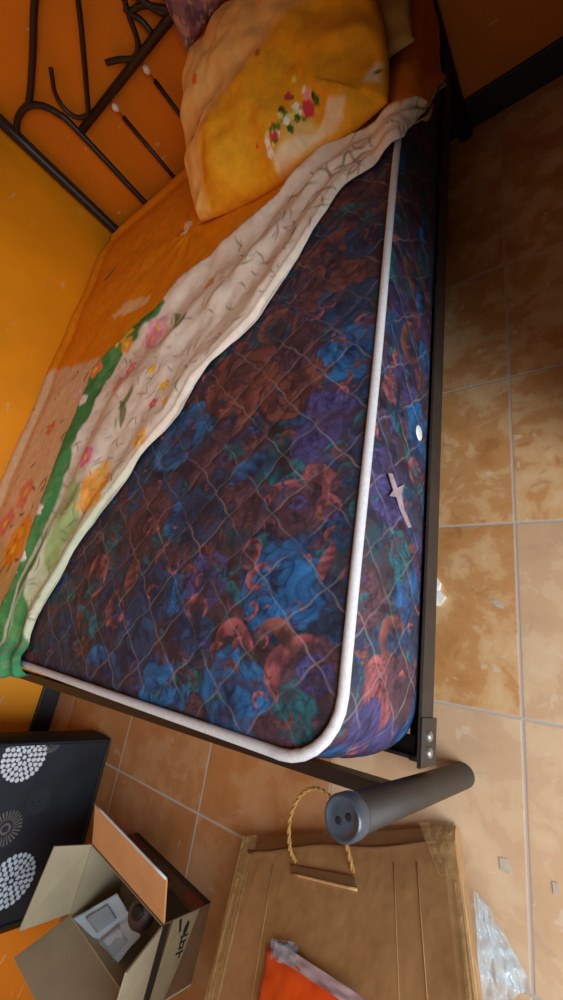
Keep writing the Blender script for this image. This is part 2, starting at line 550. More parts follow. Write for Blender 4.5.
def paint_curl(P, col, cx, cy, r, ang, kind, span=2.2, w=0.34):
    dx = P[:, 0] - cx; dy = P[:, 1] - cy
    sel = np.where(dx * dx + dy * dy < (1.5 * r) ** 2)[0]
    if len(sel) == 0: return
    x = dx[sel] / r; y = dy[sel] / r
    rho = np.hypot(x, y); th = (np.arctan2(y, x) - ang + PI) % (2 * PI) - PI
    tp = np.clip(1 - np.abs(th) / span, 0, 1)
    ww = w * tp ** 0.6
    rr = 0.8 + 0.12 * np.sin(th * 2.3)
    mask = ss(ww + 0.05, ww - 0.05, np.abs(rho - rr)) * (tp > 0)
    lo, hi = (lin(c) for c in PAL[kind])
    g = np.clip(0.5 + (rho - rr) / (2 * w) + 0.25 * np.sin(th * 5), 0, 1)
    pc = lo * (1 - g[:, None]) + hi * g[:, None]
    col[sel] = col[sel] * (1 - mask[:, None]) + pc * mask[:, None]

def paint_leaf(P, col, cx, cy, r, ang, kind, w=0.38):
    dx = P[:, 0] - cx; dy = P[:, 1] - cy
    sel = np.where(dx * dx + dy * dy < (1.3 * r) ** 2)[0]
    if len(sel) == 0: return
    x = (dx[sel] * math.cos(ang) + dy[sel] * math.sin(ang)) / r
    y = (-dx[sel] * math.sin(ang) + dy[sel] * math.cos(ang)) / r
    hw = w * np.clip(1 - x * x, 0, 1)
    mask = ss(0.05, -0.05, np.abs(y + 0.12 * np.sin(x * 3)) - hw) * (np.abs(x) < 1)
    lo, hi = (lin(c) for c in PAL[kind])
    g = np.clip(0.4 + y / w * 0.5 + 0.25 * np.sin(x * 14 + y * 5), 0, 1)
    pc = lo * (1 - g[:, None]) + hi * g[:, None]
    col[sel] = col[sel] * (1 - mask[:, None]) + pc * mask[:, None]

def px(x, y, z=0.488):
    p = atz(x, y, z); return p[0], p[1]

def ticking_paint(P, seed, feature, density=1.0, area=None):
    x, y = P.T
    n1 = fbm(x * 9 + 5, y * 9 + 9, seed + 1, 4); n2 = fbm(x * 14 + 50, y * 14 + 3, seed + 5, 4)
    n3 = fbm(x * 30 + 11, y * 30 + 70, seed + 9, 3)
    col = np.tile(lin((62, 55, 63)), (len(P), 1))
    blend(col, ss(0.50, 0.54, n1) * 0.9, lin((42, 50, 74)))
    blend(col, ss(0.44, 0.40, n1) * 0.9, lin((70, 52, 56)))
    blend(col, ss(0.57, 0.60, n2) * 0.85, lin((40, 66, 76)))
    blend(col, ss(0.40, 0.37, n2) * 0.8, lin((70, 52, 78)))
    blend(col, ss(0.60, 0.64, n3) * 0.6, lin((38, 30, 34)))
    x0, x1, y0, y1 = area
    rs = np.random.RandomState(seed)
    A = (x1 - x0) * (y1 - y0)
    fp = [(f[0], f[1], f[2]) for f in feature]
    pts = []
    for _ in range(int(A * 1200 * density)):
        cx, cy = rs.uniform(x0, x1), rs.uniform(y0, y1)
        r = rs.choice([0.020, 0.028, 0.040, 0.048])
        if all((cx - a) ** 2 + (cy - b) ** 2 > (0.7 * (r + c)) ** 2 for a, b, c in pts + fp):
            pts.append((cx, cy, r))
    for i in range(int(A * 420 * density)):
        paint_leaf(P, col, rs.uniform(x0, x1), rs.uniform(y0, y1), rs.uniform(0.02, 0.055), rs.uniform(0, 6.3), rs.choice(['teal', 'plum', 'navy', 'plum', 'plum', 'navy']))
    for i, (cx, cy, r) in enumerate(pts):
        hi = (seed == 11 and cy > 0.5)  # rustier blooms at the head: print plus orange wall bounce in the colour
        k = rs.choice(['plum', 'rust', 'navy', 'plum', 'teal', 'rust'] if hi else ['navy', 'navy', 'teal', 'teal', 'purple', 'red', 'plum', 'plum', 'plum', 'blue', 'rust'])
        if rs.rand() < 0.55: paint_rose(P, col, cx, cy, r, k, seed + i)
        else: paint_curl(P, col, cx, cy, r * 0.8, rs.uniform(0, 6.3), k, rs.uniform(1.2, 2.6), rs.uniform(0.18, 0.34))
    for i, f in enumerate(feature):
        cx, cy, r, kind, what = f[:5]
        if what == 'rose': paint_rose(P, col, cx, cy, r, kind, 900 + i + seed)
        elif what == 'curl': paint_curl(P, col, cx, cy, r, f[5], kind, f[6] if len(f) > 6 else 2.2)
        else: paint_leaf(P, col, cx, cy, r, f[5], kind)
    for i in range(int(A * 420 * density)):
        paint_curl(P, col, rs.uniform(x0, x1), rs.uniform(y0, y1), rs.uniform(0.008, 0.022), rs.uniform(0, 6.3), rs.choice(['red', 'rust', 'purple', 'teal', 'plum', 'plum', 'navy']), rs.uniform(0.9, 2.4), rs.uniform(0.2, 0.4))
    # the print breaks up into dark brush gaps
    g1 = fbm(x * 38 + 8, y * 20 + 3, seed + 21, 4); g2 = fbm(x * 16 + 80, y * 44 + 30, seed + 27, 4); g3 = fbm(x * 8 + 13, y * 8 + 17, seed + 33, 3)
    blend(col, ss(0.60, 0.66, g1) * 0.55, lin((34, 26, 32)))
    blend(col, ss(0.61, 0.67, g2) * 0.5, lin((70, 52, 60)))
    blend(col, ss(0.45, 0.70, g3) * 0.25, lin((48, 38, 46)))
    return col * 0.86

def clampcorner(x, y):
    """square grid point -> rounded-corner rectangle"""
    X = x.copy(); Y = y.copy()
    for sx, cx in ((-1, MX0 + RC), (1, MX1 - RC)):
        for sy, cy in ((-1, MY0 + RC), (1, MY1 - RC)):
            a = (x - cx) * sx; b = (y - cy) * sy
            s = (a > 0) & (b > 0)
            h = np.hypot(a, b) + 1e-9
            k = np.maximum(a, b) / h
            X = np.where(s, cx + sx * a * k, X); Y = np.where(s, cy + sy * b * k, Y)
    return X, Y

def grid_faces(nu, nv):
    i, j = np.meshgrid(np.arange(nu - 1), np.arange(nv - 1), indexing='ij')
    a = (i * nv + j).ravel()
    return np.stack([a, a + nv, a + nv + 1, a + 1], 1)

FE = []   # painted flowers picked out on the mattress top (plane positions)
for X, Y, R, K, W, *E in [
        (282, 585, 44, 'blue', 'rose'), (350, 348, 34, 'blue', 'rose'), (345, 300, 26, 'navy', 'rose'), (228, 692, 38, 'blue', 'rose'),
        (160, 470, 36, 'navy', 'rose'), (185, 440, 26, 'blue', 'rose'), (210, 580, 24, 'purple', 'rose'), (240, 378, 34, 'rust', 'rose'),
        (290, 390, 30, 'rust', 'rose'), (300, 350, 24, 'plum', 'rose'), (265, 610, 20, 'blue', 'rose'), (150, 600, 26, 'navy', 'rose'),
        (130, 640, 28, 'navy', 'rose'), (200, 640, 22, 'navy', 'rose'), (98, 578, 12, 'red', 'curl', 1.0, 2.4), (135, 575, 14, 'rust', 'leaf', 1.6),
        (120, 608, 12, 'red', 'curl', 4.0, 2.2), (165, 553, 10, 'red', 'leaf', 1.2), (200, 610, 11, 'red', 'curl', 2.0, 2.6),
        (252, 555, 12, 'red', 'curl', 0.5, 2.6), (262, 578, 12, 'red', 'curl', 3.0, 2.6), (315, 440, 26, 'purple', 'rose'), (310, 485, 22, 'red', 'rose'),
        (325, 560, 20, 'red', 'leaf', 1.45), (310, 680, 44, 'plum', 'rose'), (300, 672, 36, 'red', 'curl', 3.0, 1.9), (312, 676, 22, 'purple', 'rose'),
        (235, 655, 26, 'red', 'curl', 1.6, 1.5), (275, 655, 28, 'rust', 'curl', 1.3, 1.3), (290, 715, 26, 'teal', 'rose'), (300, 510, 30, 'plum', 'rose'),
        (285, 505, 24, 'red', 'curl', 2.6, 1.8), (330, 400, 24, 'purple', 'rose'), (345, 270, 20, 'rust', 'rose'), (330, 255, 18, 'rust', 'curl', 1.0, 2.4),
        (365, 235, 20, 'navy', 'rose'), (270, 455, 26, 'teal', 'leaf', 0.6), (250, 470, 26, 'blue', 'leaf', 0.7), (255, 505, 22, 'plum', 'rose'),
        (60, 640, 20, 'navy', 'rose'), (100, 660, 22, 'blue', 'leaf', 0.2), (150, 520, 22, 'plum', 'rose'), (200, 520, 26, 'navy', 'rose'),
        (235, 415, 22, 'rust', 'curl', 0.2, 2.0), (280, 330, 18, 'rust', 'curl', 2.0, 2.4), (355, 500, 18, 'teal', 'leaf', 1.4), (335, 620, 22, 'navy', 'rose')]:
    x, y = px(X, Y); x2, y2 = px(X + R, Y)
    FE.append((x, y, 0.92 * math.hypot(x2 - x, y2 - y), K, W, *E))

bed_matt = thing('mattress', 'dark quilted mattress with blue and red rose print and white piping on the bed', 'mattress', ((MX0 + MX1) / 2, (MY0 + MY1) / 2, ZB))
gx = np.concatenate([np.linspace(MX0, -1.25, 40), np.linspace(-1.25, MX1, 450)[1:]])
gy = np.concatenate([np.linspace(MY0, 1.15, 560), np.linspace(1.15, MY1, 40)[1:]])
GX, GY = np.meshgrid(gx, gy, indexing='ij')
X, Y = clampcorner(GX.ravel(), GY.ravel())
dedge = np.minimum(np.minimum(GX.ravel() - MX0, MX1 - GX.ravel()), np.minimum(GY.ravel() - MY0, MY1 - GY.ravel()))
Zz = ZT + 0.016 * ss(0, 0.16, dedge) - 0.006 * (1 - ss(0, 0.02, dedge))
Zz = Zz - 0.0018 * (1 - ss(0, 0.030, quilt(*qwarp(X, Y)))) * ss(0.01, 0.05, dedge) + 0.004 * (fbm(X * 7, Y * 7, 3, 2) - 0.5)
P2 = np.stack([X, Y], 1)
colT = ticking_paint(P2, 11, FE, 1.0, (-1.3, MX1, MY0, 1.2))
def ticking_mesh(name, V, Fc, col, qc, parent):
    o = mesh(name, V, Fc, M['ticking'], parent, True, col)
    at = o.data.attributes.new('quilt', 'FLOAT_VECTOR', 'POINT')
    q3 = np.zeros((len(V), 3), np.float32); q3[:, :2] = qc
    at.data.foreach_set('vector', q3.ravel())
    return o
# side wall strip
per = []
def arc(cx, cy, a0, n=14):
    for k in range(n + 1):
        a = a0 + k / n * PI / 2
        per.append((cx + RC * math.cos(a), cy + RC * math.sin(a), math.cos(a), math.sin(a)))
def seg(p, q, n, nx, ny):
    for k in range(1, n):
        t = k / n; per.append((p[0] + (q[0] - p[0]) * t, p[1] + (q[1] - p[1]) * t, nx, ny))
arc(MX1 - RC, MY0 + RC, -PI / 2)
seg((MX1, MY0 + RC), (MX1, MY1 - RC), 640, 1, 0)
arc(MX1 - RC, MY1 - RC, 0)
seg((MX1 - RC, MY1), (MX0 + RC, MY1), 60, 0, 1)
arc(MX0 + RC, MY1 - RC, PI / 2)
seg((MX0, MY1 - RC), (MX0, MY0 + RC), 60, -1, 0)
arc(MX0 + RC, MY0 + RC, PI)
seg((MX0 + RC, MY0), (MX1 - RC, MY0), 260, 0, -1)
per = np.array(per); npz = 64
tz = np.linspace(0, 1, npz)
s_len = np.concatenate([[0], np.cumsum(np.hypot(*(np.roll(per[:, :2], -1, 0) - per[:, :2]).T))])[:-1]
bul = 0.013 * np.sin(PI * tz) ** 0.6 - 0.002 + 0.007 * ss(0.3, 0.9, tz)
zz = ZT - 0.004 - tz * (ZT - 0.004 - ZB)
SV = np.zeros((len(per), npz, 3)); SV[:, :, 0] = per[:, None, 0] + per[:, None, 2] * bul; SV[:, :, 1] = per[:, None, 1] + per[:, None, 3] * bul; SV[:, :, 2] = zz
sw = 0.004 * (fbm(s_len[:, None] * 9 + tz * 0, tz[None, :] * 3 + s_len[:, None] * 0, 8, 2) - 0.5)
sq = quilt(*qwarp(s_len[:, None] + 0 * tz, zz[None, :] + 0 * s_len[:, None]))
dsp = sw - 0.0015 * (1 - ss(0, 0.022, sq)) * np.sin(PI * tz)[None, :]
SV[:, :, 0] += per[:, None, 2] * dsp; SV[:, :, 1] += per[:, None, 3] * dsp
Q = np.stack([(s_len[:, None] + 0 * tz).ravel(), (zz[None, :] + 0 * s_len[:, None]).ravel()], 1)
def side_at(X, Y):
    p = on(0, MX1 + 0.008, X, Y); return RC * PI / 2 + (p[1] - (MY0 + RC)), p[2]
FS = []
for X_, Y_, R, K, W, *E in [(415, 435, 0.062, 'blue', 'rose'), (408, 455, 0.05, 'teal', 'leaf', 1.0), (388, 500, 0.05, 'purple', 'rose'), (414, 478, 0.035, 'red', 'curl', 0.6, 2.0),
        (385, 470, 0.04, 'purple', 'rose'), (405, 595, 0.055, 'blue', 'rose'), (398, 555, 0.045, 'teal', 'rose'), (410, 630, 0.05, 'navy', 'rose'), (380, 690, 0.055, 'red', 'rose'), (400, 690, 0.05, 'plum', 'rose'),
        (372, 600, 0.04, 'plum', 'rose'), (392, 640, 0.04, 'rust', 'curl', 1.0, 2.2), (405, 380, 0.045, 'purple', 'rose'), (410, 345, 0.045, 'rust', 'curl', 2.0, 2.4), (395, 420, 0.04, 'teal', 'leaf', 1.2), (418, 300, 0.05, 'blue', 'leaf', 0.3),
        (415, 280, 0.05, 'rust', 'curl', 1, 2.4), (422, 235, 0.06, 'blue', 'leaf', 0.2)]:
    s_, z_ = side_at(X_, Y_); FS.append((s_, z_, R, K, W, *E))
x_, z_ = 0.03, 0.38
FS += [(0.04, 0.34, 0.06, 'purple', 'rose'), (0.10, 0.40, 0.04, 'purple', 'rose')]
colS = ticking_paint(Q, 77, FS, 1.0, (0, s_len.max(), ZB, ZT))
fac = []
n_ = len(per)
for i in range(n_):
    i2 = (i + 1) % n_
    for j in range(npz - 1):
        fac.append((i * npz + j, i * npz + j + 1, i2 * npz + j + 1, i2 * npz + j))
# top + side + underside as one body
VT = np.stack([X, Y, Zz], 1); FT = grid_faces(len(gx), len(gy))
VS = SV.reshape(-1, 3); o1 = len(VT)
FSd = np.array(fac) + o1
Vall = np.vstack([VT, VS]); Call = np.vstack([colT, colS]); Qall = np.vstack([np.stack(qwarp(*P2.T), 1), np.stack(qwarp(*Q.T), 1)])
faces = [tuple(f) for f in FT] + [tuple(f) for f in FSd] + [tuple(o1 + i * npz + npz - 1 for i in range(n_))[::-1]]
ticking_mesh('quilted_body', Vall, faces, Call, Qall, bed_matt)
for nm, z, lab in (('piping', ZT + 0.001, None),):
    tube(nm, [(p[0] + p[2] * 0.003, p[1] + p[3] * 0.003, z + 0.002 * math.sin(s * 7)) for p, s in zip(per[::2], s_len[::2])], 0.0078, M['piping'], bed_matt, 10, True)
pe = on(0, MX1 + 0.012, 418, 433)
lathe('vent_eyelet', [(0.014, -0.003), (0.0165, 0.0), (0.0155, 0.003), (0.011, 0.004), (0.0, 0.003)], pe, M['cream'], bed_matt, 20, (1, 0, 0))['label'] = 'white round plastic vent eyelet'
# whitish strip on the side
pts = [on(0, MX1 + 0.0135, a_, b_) for a_, b_ in [(388, 473), (392, 474), (397, 488), (404, 484), (401, 494), (404, 510), (411, 527), (408, 528), (400, 510), (396, 497), (389, 496), (393, 490)]]
slab('whitish_side_strip', pts, 0.0012, M['strip'], bed_matt, (1, 0, 0))['label'] = 'whitish strip on the mattress side'

# ------------------------------------------------------------------ bed frame
bed = thing('metal_bed_frame', 'black metal double bed frame with scrolled headboard against the orange wall', 'bed', (-1.05, 0.86, 0.0))
def post(x, y, h, r, nm):
    p = tube(nm, [(x, y, 0.0), (x, y, 0.012), (x, y, h * 0.5), (x, y, h)], r, M['metal_brown'], bed, 24)
    return p
CAPR = 0.0238
for x in (-0.270, -1.862):
    p = post(x, -0.160, 0.478, 0.0222, 'foot_post')
    c = lathe('post_cap', [(0.018, 0.462), (CAPR, 0.4625), (CAPR + 0.0008, 0.468), (CAPR + 0.0006, 0.4865), (CAPR - 0.0012, 0.490), (CAPR - 0.0034, 0.4902), (CAPR - 0.0048, 0.4885), (0.012, 0.4884), (0.0, 0.4884)], (x, -0.160, 0), M['cap'], p, 32)
    c['label'] = 'blue-grey plastic end cap with two screw holes'
    for s in (-1, 1):
        lathe('screw_hole', [(0.0038, 0.4875), (0.0040, 0.4890), (0.0028, 0.4893), (0.0, 0.4888)], (x + 0.002 + s * 0.0062, -0.160 + s * 0.0034, 0), M['hole'], c, 14)
def angle(nm, a, bb, w, h, th, mat, inx, iny):
    """L-section bar from a to bb; vertical leg outside, horizontal leg inward"""
    bm = bmesh.new()
    x0, y0, z = a; x1, y1, _ = bb
    if abs(x1 - x0) < 1e-6:
        add_box(bm, (x0, (y0 + y1) / 2, z + h / 2), (th, abs(y1 - y0), h))
        add_box(bm, (x0 + inx * w / 2, (y0 + y1) / 2, z + th / 2), (w, abs(y1 - y0), th))
    else:
        add_box(bm, ((x0 + x1) / 2, y0, z + h / 2), (abs(x1 - x0), th, h))
        add_box(bm, ((x0 + x1) / 2, y0 + iny * w / 2, z + th / 2), (abs(x1 - x0), w, th))
    return bmobj(nm, bm, mat, bed)
angle('side_rail', (-0.268, -0.128, 0.200), (-0.268, 1.862, 0.200), 0.035, 0.056, 0.005, M['metal_brown'], -1, 0)
angle('side_rail', (-1.878, -0.128, 0.200), (-1.878, 1.862, 0.200), 0.035, 0.056, 0.005, M['metal_brown'], 1, 0)
slab('foot_rail', [(-0.285, -0.160, 0.230), (-1.855, -0.198, 0.230), (-1.855, -0.198, 0.270), (-0.285, -0.160, 0.270)], 0.022, M['metal'], bed, (0, -1, 0))
angle('end_bar', (-0.290, -0.118, 0.208), (-1.855, -0.118, 0.208), 0.03, 0.03, 0.005, M['metal'], 0, 1)
for k, y in enumerate(np.linspace(0.05, 1.75, 9)):
    box('bed_slat', -1.868, -0.277, y - 0.035, y + 0.035, 0.2100, 0.2245, M['wood'], bed, 0.003)
for k, (y) in enumerate((0.05, 0.9, 1.75)):
    box('cross_bar', -1.872, -0.273, y - 0.012, y + 0.012, 0.175, 0.2098, M['metal'], bed, 0.002)
for x, s in ((-0.2630, 1), (-1.883, -1)):
    bk = box('corner_bracket', x - 0.0025, x + 0.0008, -0.126, -0.055, 0.19, 0.258, M['metal_brown'], bed, 0.0008)
    if s > 0:
        for bz, by in ((0.230, -0.082), (0.228, -0.106)):
            lathe('bolt', [(0.0085, -0.001), (0.0085, 0.003), (0.006, 0.0055), (0.0, 0.006)], (x + 0.0008, by, bz), M['bolt'], bk, 14, (s, 0, 0))
# headboard
HY = 1.88
HC = -1.052
for x in (-1.832, -0.272):
    tube('headboard_post', [(x, HY, 0), (x, HY, 0.4), (x, HY, 0.9), (x, HY, 1.16)], 0.023, M['metal'], bed, 18)
RZ = 0.832
tube('headboard_rail', [(-1.548, HY, RZ), (-0.556, HY, RZ)], 0.0155, M['metal'], bed, 14)
tube('lower_rail', [(-1.82, HY, 0.33), (-0.285, HY, 0.33)], 0.0125, M['metal'], bed, 14)
def hb(pts, r, nm, mirror=True):
    for s in ((1, -1) if mirror else (1,)):
        q = catmull([((x if s > 0 else 2 * HC - x), HY, z) for x, z in pts], 7)
        tube(nm, q, r, M['metal'], bed, 12)
hb([(-1.572, 0.33), (-1.572, 0.6), (-1.572, 0.86), (-1.585, 0.92), (-1.615, 0.968), (-1.665, 1.0), (-1.715, 1.008), (-1.765, 1.005), (-1.825, 0.985)], 0.0125, 'arched_bar')
hb([(-1.675, 1.0), (-1.60, 1.02), (-1.468, 1.066), (-1.327, 1.119), (-1.15, 1.165), (-1.056, 1.175)], 0.0125, 'top_bar')
hb([(-1.495, RZ), (-1.42, 0.882), (-1.329, 0.943), (-1.2, 1.034), (-1.10, 1.13), (-1.075, 1.168)], 0.0095, 'slanted_bar')
hb([(-1.462, 1.003), (-1.49, 0.985), (-1.525, 0.958), (-1.543, 0.915), (-1.528, 0.868), (-1.472, 0.842)], 0.0085, 'scroll')
hb([(-1.263, 0.892), (-1.213, 0.869), (-1.165, 0.842), (-1.125, 0.852), (-1.105, 0.875), (-1.088, 0.91), (-1.066, 0.945)], 0.0095, 'scroll')
hb([(-1.054, 0.845), (-1.060, 0.885), (-1.075, 0.91), (-1.085, 0.935)], 0.009, 'scroll', False)
hb([(-1.085, 0.92), (-1.03, 0.905), (-0.985, 0.87), (-0.955, 0.842)], 0.0095, 'scroll', False)
for x in (-1.358, -1.152, -0.952, -0.746):
    bz = 0.762
    tube('headboard_bar', [(x, HY, 0.33), (x, HY, 0.55), (x, HY, bz)], 0.0085, M['metal'], bed, 12)
    pn = tube('bar_pin', [(x, HY, bz - 0.002), (x, HY, RZ - 0.012)], 0.0032, M['pin'], bed, 8)
    k_ = lathe('knob', [(0.0, -0.016), (0.007, -0.013), (0.0125, -0.003), (0.0125, 0.004), (0.006, 0.012), (0.0, 0.015)], (x, HY, 0.797), M['knob'], pn, 16)
    k_['label'] = 'white bead on a headboard bar'

# ------------------------------------------------------------------ bedsheet
XE, YE, RE = -0.300, -0.118, 0.034
def wrap(xp, yp, off):
    """flat sheet coordinates -> over the top, right side and foot of the mattress"""
    x = xp.copy(); y = yp.copy()
    z = mat_z(np.clip(xp, MX0 + 0.03, XE), np.clip(yp, YE, MY1 - 0.03)) + off
    xc_, yc_ = np.clip(xp, MX0, MX1), np.clip(yp, MY0, MY1)
    dd = np.minimum(np.minimum(MX1 - xc_, yc_ - MY0), np.minimum(xc_ - MX0, MY1 - yc_))
    z = z + 0.018 * (1 - ss(0.0, 0.05, dd))
    ax = np.clip(xp - XE, 0, None); a = np.clip(ax / RE, 0, PI / 2)
    over = np.clip(ax - RE * PI / 2, 0, None)
    x = np.where(ax > 0, XE + (RE + off) * np.sin(a) + 0.0 * over, x)
    dzx = np.where(ax > 0, -(RE + off) * (1 - np.cos(a)) - over, 0)
    ay = np.clip(YE - yp, 0, None); b_ = np.clip(ay / RE, 0, PI / 2)
    ov = np.clip(ay - RE * PI / 2, 0, None)
    y = np.where(ay > 0, YE - (0.02 + off) * np.sin(b_), y)
    dzy = np.where(ay > 0, -(RE) * (1 - np.cos(b_)) - ov, 0)
    return x, y, z + dzx + dzy
def pxs(L): return np.array([px(a_, b_) for a_, b_ in L])
BD = [(-1.893, -0.20), (-1.6, -0.205), (-1.3, -0.20), (-1.215, -0.185), (-1.185, -0.165), (-1.176, -0.131)]
BD += [tuple(p) for p in pxs([(28, 650), (40, 620), (65, 580), (85, 545), (105, 515), (125, 490), (150, 455), (185, 415), (200, 385), (235, 350), (262, 322), (310, 250), (328, 220), (345, 190), (375, 165), (402, 142)])]
BD += [(-0.262, 1.12), (-0.24, 1.19), (-0.20, 1.28), (-0.165, 1.40), (-0.125, 1.53), (-0.108, 1.60), (-0.118, 1.72), (-0.13, 1.85)]
BD = np.array(BD)
FOLD = np.vstack([[(-1.30, -0.16)], pxs([(-2, 668), (8, 640), (25, 590), (45, 540), (70, 470), (92, 410), (105, 375), (128, 352), (160, 328), (190, 290), (265, 230), (330, 165), (370, 142), (400, 122)]), [(-0.235, 1.25), (-0.185, 1.42), (-0.130, 1.55)]])
FAR = np.array([(-1.8985, -0.16), (-1.8985, 0.5), (-1.8985, 1.2), (-1.8985, 1.70), (-1.85, 1.85), (-1.70, 1.862), (-1.1, 1.862), (-0.6, 1.862), (-0.40, 1.862), (-0.14, 1.862)])
def resample(L, n):
    d = np.concatenate([[0], np.cumsum(np.hypot(*np.diff(L, axis=0).T))])
    t = np.linspace(0, d[-1], n)
    return np.stack([np.interp(t, d, L[:, 0]), np.interp(t, d, L[:, 1])], 1)
NT, NS = 820, 270
bd = np.array(catmull([np.append(p, 0) for p in BD], 12))[:, :2]
bd = resample(bd, NT); fr = resample(FAR, NT)
rs_ = np.random.RandomState(4)
wv = 0.006 * np.sin(np.linspace(0, 60, NT)) + 0.008 * (fbm(np.linspace(0, 40, NT), np.zeros(NT), 21, 2) - 0.5)
dirv = fr - bd; dl = np.hypot(*dirv.T) + 1e-6
amt = np.clip(dl / 0.3, 0, 1)
bd = bd + dirv / dl[:, None] * (wv * amt)[:, None]
sv = np.linspace(0, 1, NS) ** 1.7
FLAT = bd[:, None, :] * (1 - sv)[None, :, None] + fr[:, None, :] * sv[None, :, None]
SP = FLAT.reshape(-1, 2)
dB = poly_dist(SP, resample(BD, 200)); dF = poly_dist(SP, resample(FOLD, 160))
cutL = np.vstack([BD[:6], FOLD[::1]])
bandpoly = np.vstack([BD[3:-2], FOLD[::-1]])
inb = in_poly(SP, bandpoly) | ((dB < 0.03) & (SP[:, 0] < -0.29) & (SP[:, 0] > -1.25))
qn = np.where(inb, dB / (dB + dF + 1e-6), 1.0)
diagc = SP @ np.array([0.62, 0.78])          # coordinate along the diagonal
n_lo = fbm(SP[:, 0] * 6, SP[:, 1] * 6, 31, 3); n_hi = fbm(SP[:, 0] * 22, SP[:, 1] * 22, 37, 3)
h = np.full(len(SP), 0.0055)
ramp_in = ss(0, 0.018, dB)
fold_w = 0.0125 * ramp_in + 0.006 * np.sin(qn * 13 + 5 * (n_lo - 0.5) + 1.0) * ss(0.02, 0.05, dB) + 0.016 * np.exp(-((1 - qn) / 0.2) ** 2) + 0.009 * np.exp(-((qn - 0.55 - 0.25 * (n_lo - 0.5)) / 0.09) ** 2)
fold_w += 0.009 * (fbm(SP[:, 0] * 16 - SP[:, 1] * 12, SP[:, 0] * 5 + SP[:, 1] * 6, 91, 2) - 0.5) * ss(0.02, 0.05, dB)
h = h + np.where(inb, fold_w, 0.0145 * np.exp(-(dF / 0.022) ** 2) + 0.014 * np.exp(-(dF / 0.10)))
h += 0.014 * (n_lo - 0.45) * ss(0.0, 0.2, dB) + 0.004 * (n_hi - 0.5)
# pulled creases in the orange part, running down from the pillow corner
cx_, cy_ = px(195, 232)
ang = np.arctan2(SP[:, 1] - cy_, SP[:, 0] - cx_); rr_ = np.hypot(SP[:, 0] - cx_, SP[:, 1] - cy_)
h += 0.006 * np.sin(ang * 9) * np.exp(-rr_ / 0.18) * ss(0.0, 0.05, rr_) * (~inb)
h = np.maximum(h, 0.0035)
x, y, z = wrap(SP[:, 0], SP[:, 1], h)
SVt = np.stack([x, y, z], 1)

ORANGE = lin((232, 140, 14)); CREAM = lin((226, 205, 186)); GREEN = lin((72, 128, 70)); BEIGE = lin((226, 190, 150))
col = np.tile(ORANGE, (len(SP), 1))
blend(col, ss(0.42, 0.6, n_lo) * 0.35, lin((238, 150, 26)))
wob = np.stack([SP[:, 0] + 0.03 * (n_hi - 0.5), SP[:, 1] + 0.03 * (fbm(SP[:, 0] * 22 + 9, SP[:, 1] * 22, 41, 2) - 0.5)], 1)
blend(col, soft_poly(wob, pxs([(57, 372), (112, 362), (100, 385), (92, 412), (70, 470), (45, 540), (25, 590), (8, 640), (0, 660), (-160, 600), (-60, 500)]), 0.012), BEIGE)
blend(col, soft_poly(wob, pxs([(-160, 610), (-40, 540), (12, 545), (28, 575), (5, 640), (0, 660)]), 0.03) * 0.75, lin((196, 160, 92)))
blend(col, soft_poly(wob, pxs([(117, 318), (130, 305), (155, 297), (152, 305), (135, 315), (118, 322)]), 0.006) * 0.9, lin((238, 196, 142)))
blend(col, inb * 1.0, CREAM)
low = ss(0.50, 0.15, SP[:, 1])               # the printed border turns pale green towards the foot
blend(col, inb * low * ss(0.95, 0.3, qn) * ss(0.40, 0.55, n_lo) * 0.9, lin((190, 196, 156)))
blend(col, inb * ss(0.06, 0.02, dB) * low * 0.6, lin((206, 210, 186)))
gpoly = [(172, 308), (146, 322), (126, 346), (100, 375), (86, 410), (66, 470), (41, 540), (21, 590), (0, 640), (-4, 685), (30, 685), (30, 640), (37, 600), (49, 560), (63, 512), (80, 468), (95, 430), (112, 392), (136, 354), (160, 332), (176, 314)]
gm = soft_poly(wob, pxs(gpoly), 0.006)
blend(col, gm, GREEN); blend(col, gm * ss(0.5, 0.62, n_hi) * 0.6, lin((98, 150, 86)))
blend(col, soft_poly(wob, pxs([(-8, 640), (30, 640), (32, 690), (-8, 690)]), 0.01) * (SP[:, 1] < -0.02), lin((66, 138, 92)))
blend(col, soft_poly(wob, pxs([(95, 490), (80, 535), (58, 575), (55, 560), (70, 520), (88, 480)]), 0.008) * 0.8, lin((150, 168, 96)))
# white hem along the head end of the diagonal
blend(col, (ss(0.010, 0.006, dB) * (SP[:, 1] > 0.55)) * 0.6, lin((222, 210, 198)))
blend(col, inb * low * ss(0.35, 0.75, np.sin(qn * 34 + 7 * (n_lo - 0.5))) * ss(0.35, 0.6, qn) * ss(1.0, 0.9, qn) * 0.6, lin((128, 158, 104)))
blend(col, inb * low * ss(0.7, 0.95, np.sin(qn * 23 + 2 + 6 * (n_lo - 0.5))) * ss(0.45, 0.6, qn) * 0.7, lin((232, 222, 204)))
def flower(cx, cy, r, c, n=5, seed=0, core=(240, 200, 60), alpha=0.95):
    dx = SP[:, 0] - cx; dy = SP[:, 1] - cy
    sel = np.where(dx * dx + dy * dy < (1.6 * r) ** 2)[0]
    if len(sel) == 0: return
    x = dx[sel] / r; y = dy[sel] / r
    th = np.arctan2(y, x) + seed; rho = np.hypot(x, y) + 0.25 * (vnoise(x * 3 + 30, y * 3 + 30, seed) - 0.5)
    e = 0.75 + 0.25 * np.abs(np.cos(th * n / 2))
    mk = ss(e + 0.08, e - 0.08, rho) * alpha
    cc = col[sel]; l = lin(c)
    shade = (0.82 + 0.3 * vnoise(x * 4 + 9, y * 4 + 2, seed + 5))[:, None]
    cc = cc * (1 - mk[:, None]) + l * shade * mk[:, None]
    mk2 = ss(0.32, 0.2, rho)
    col[sel] = cc * (1 - mk2[:, None]) + lin(core) * mk2[:, None]
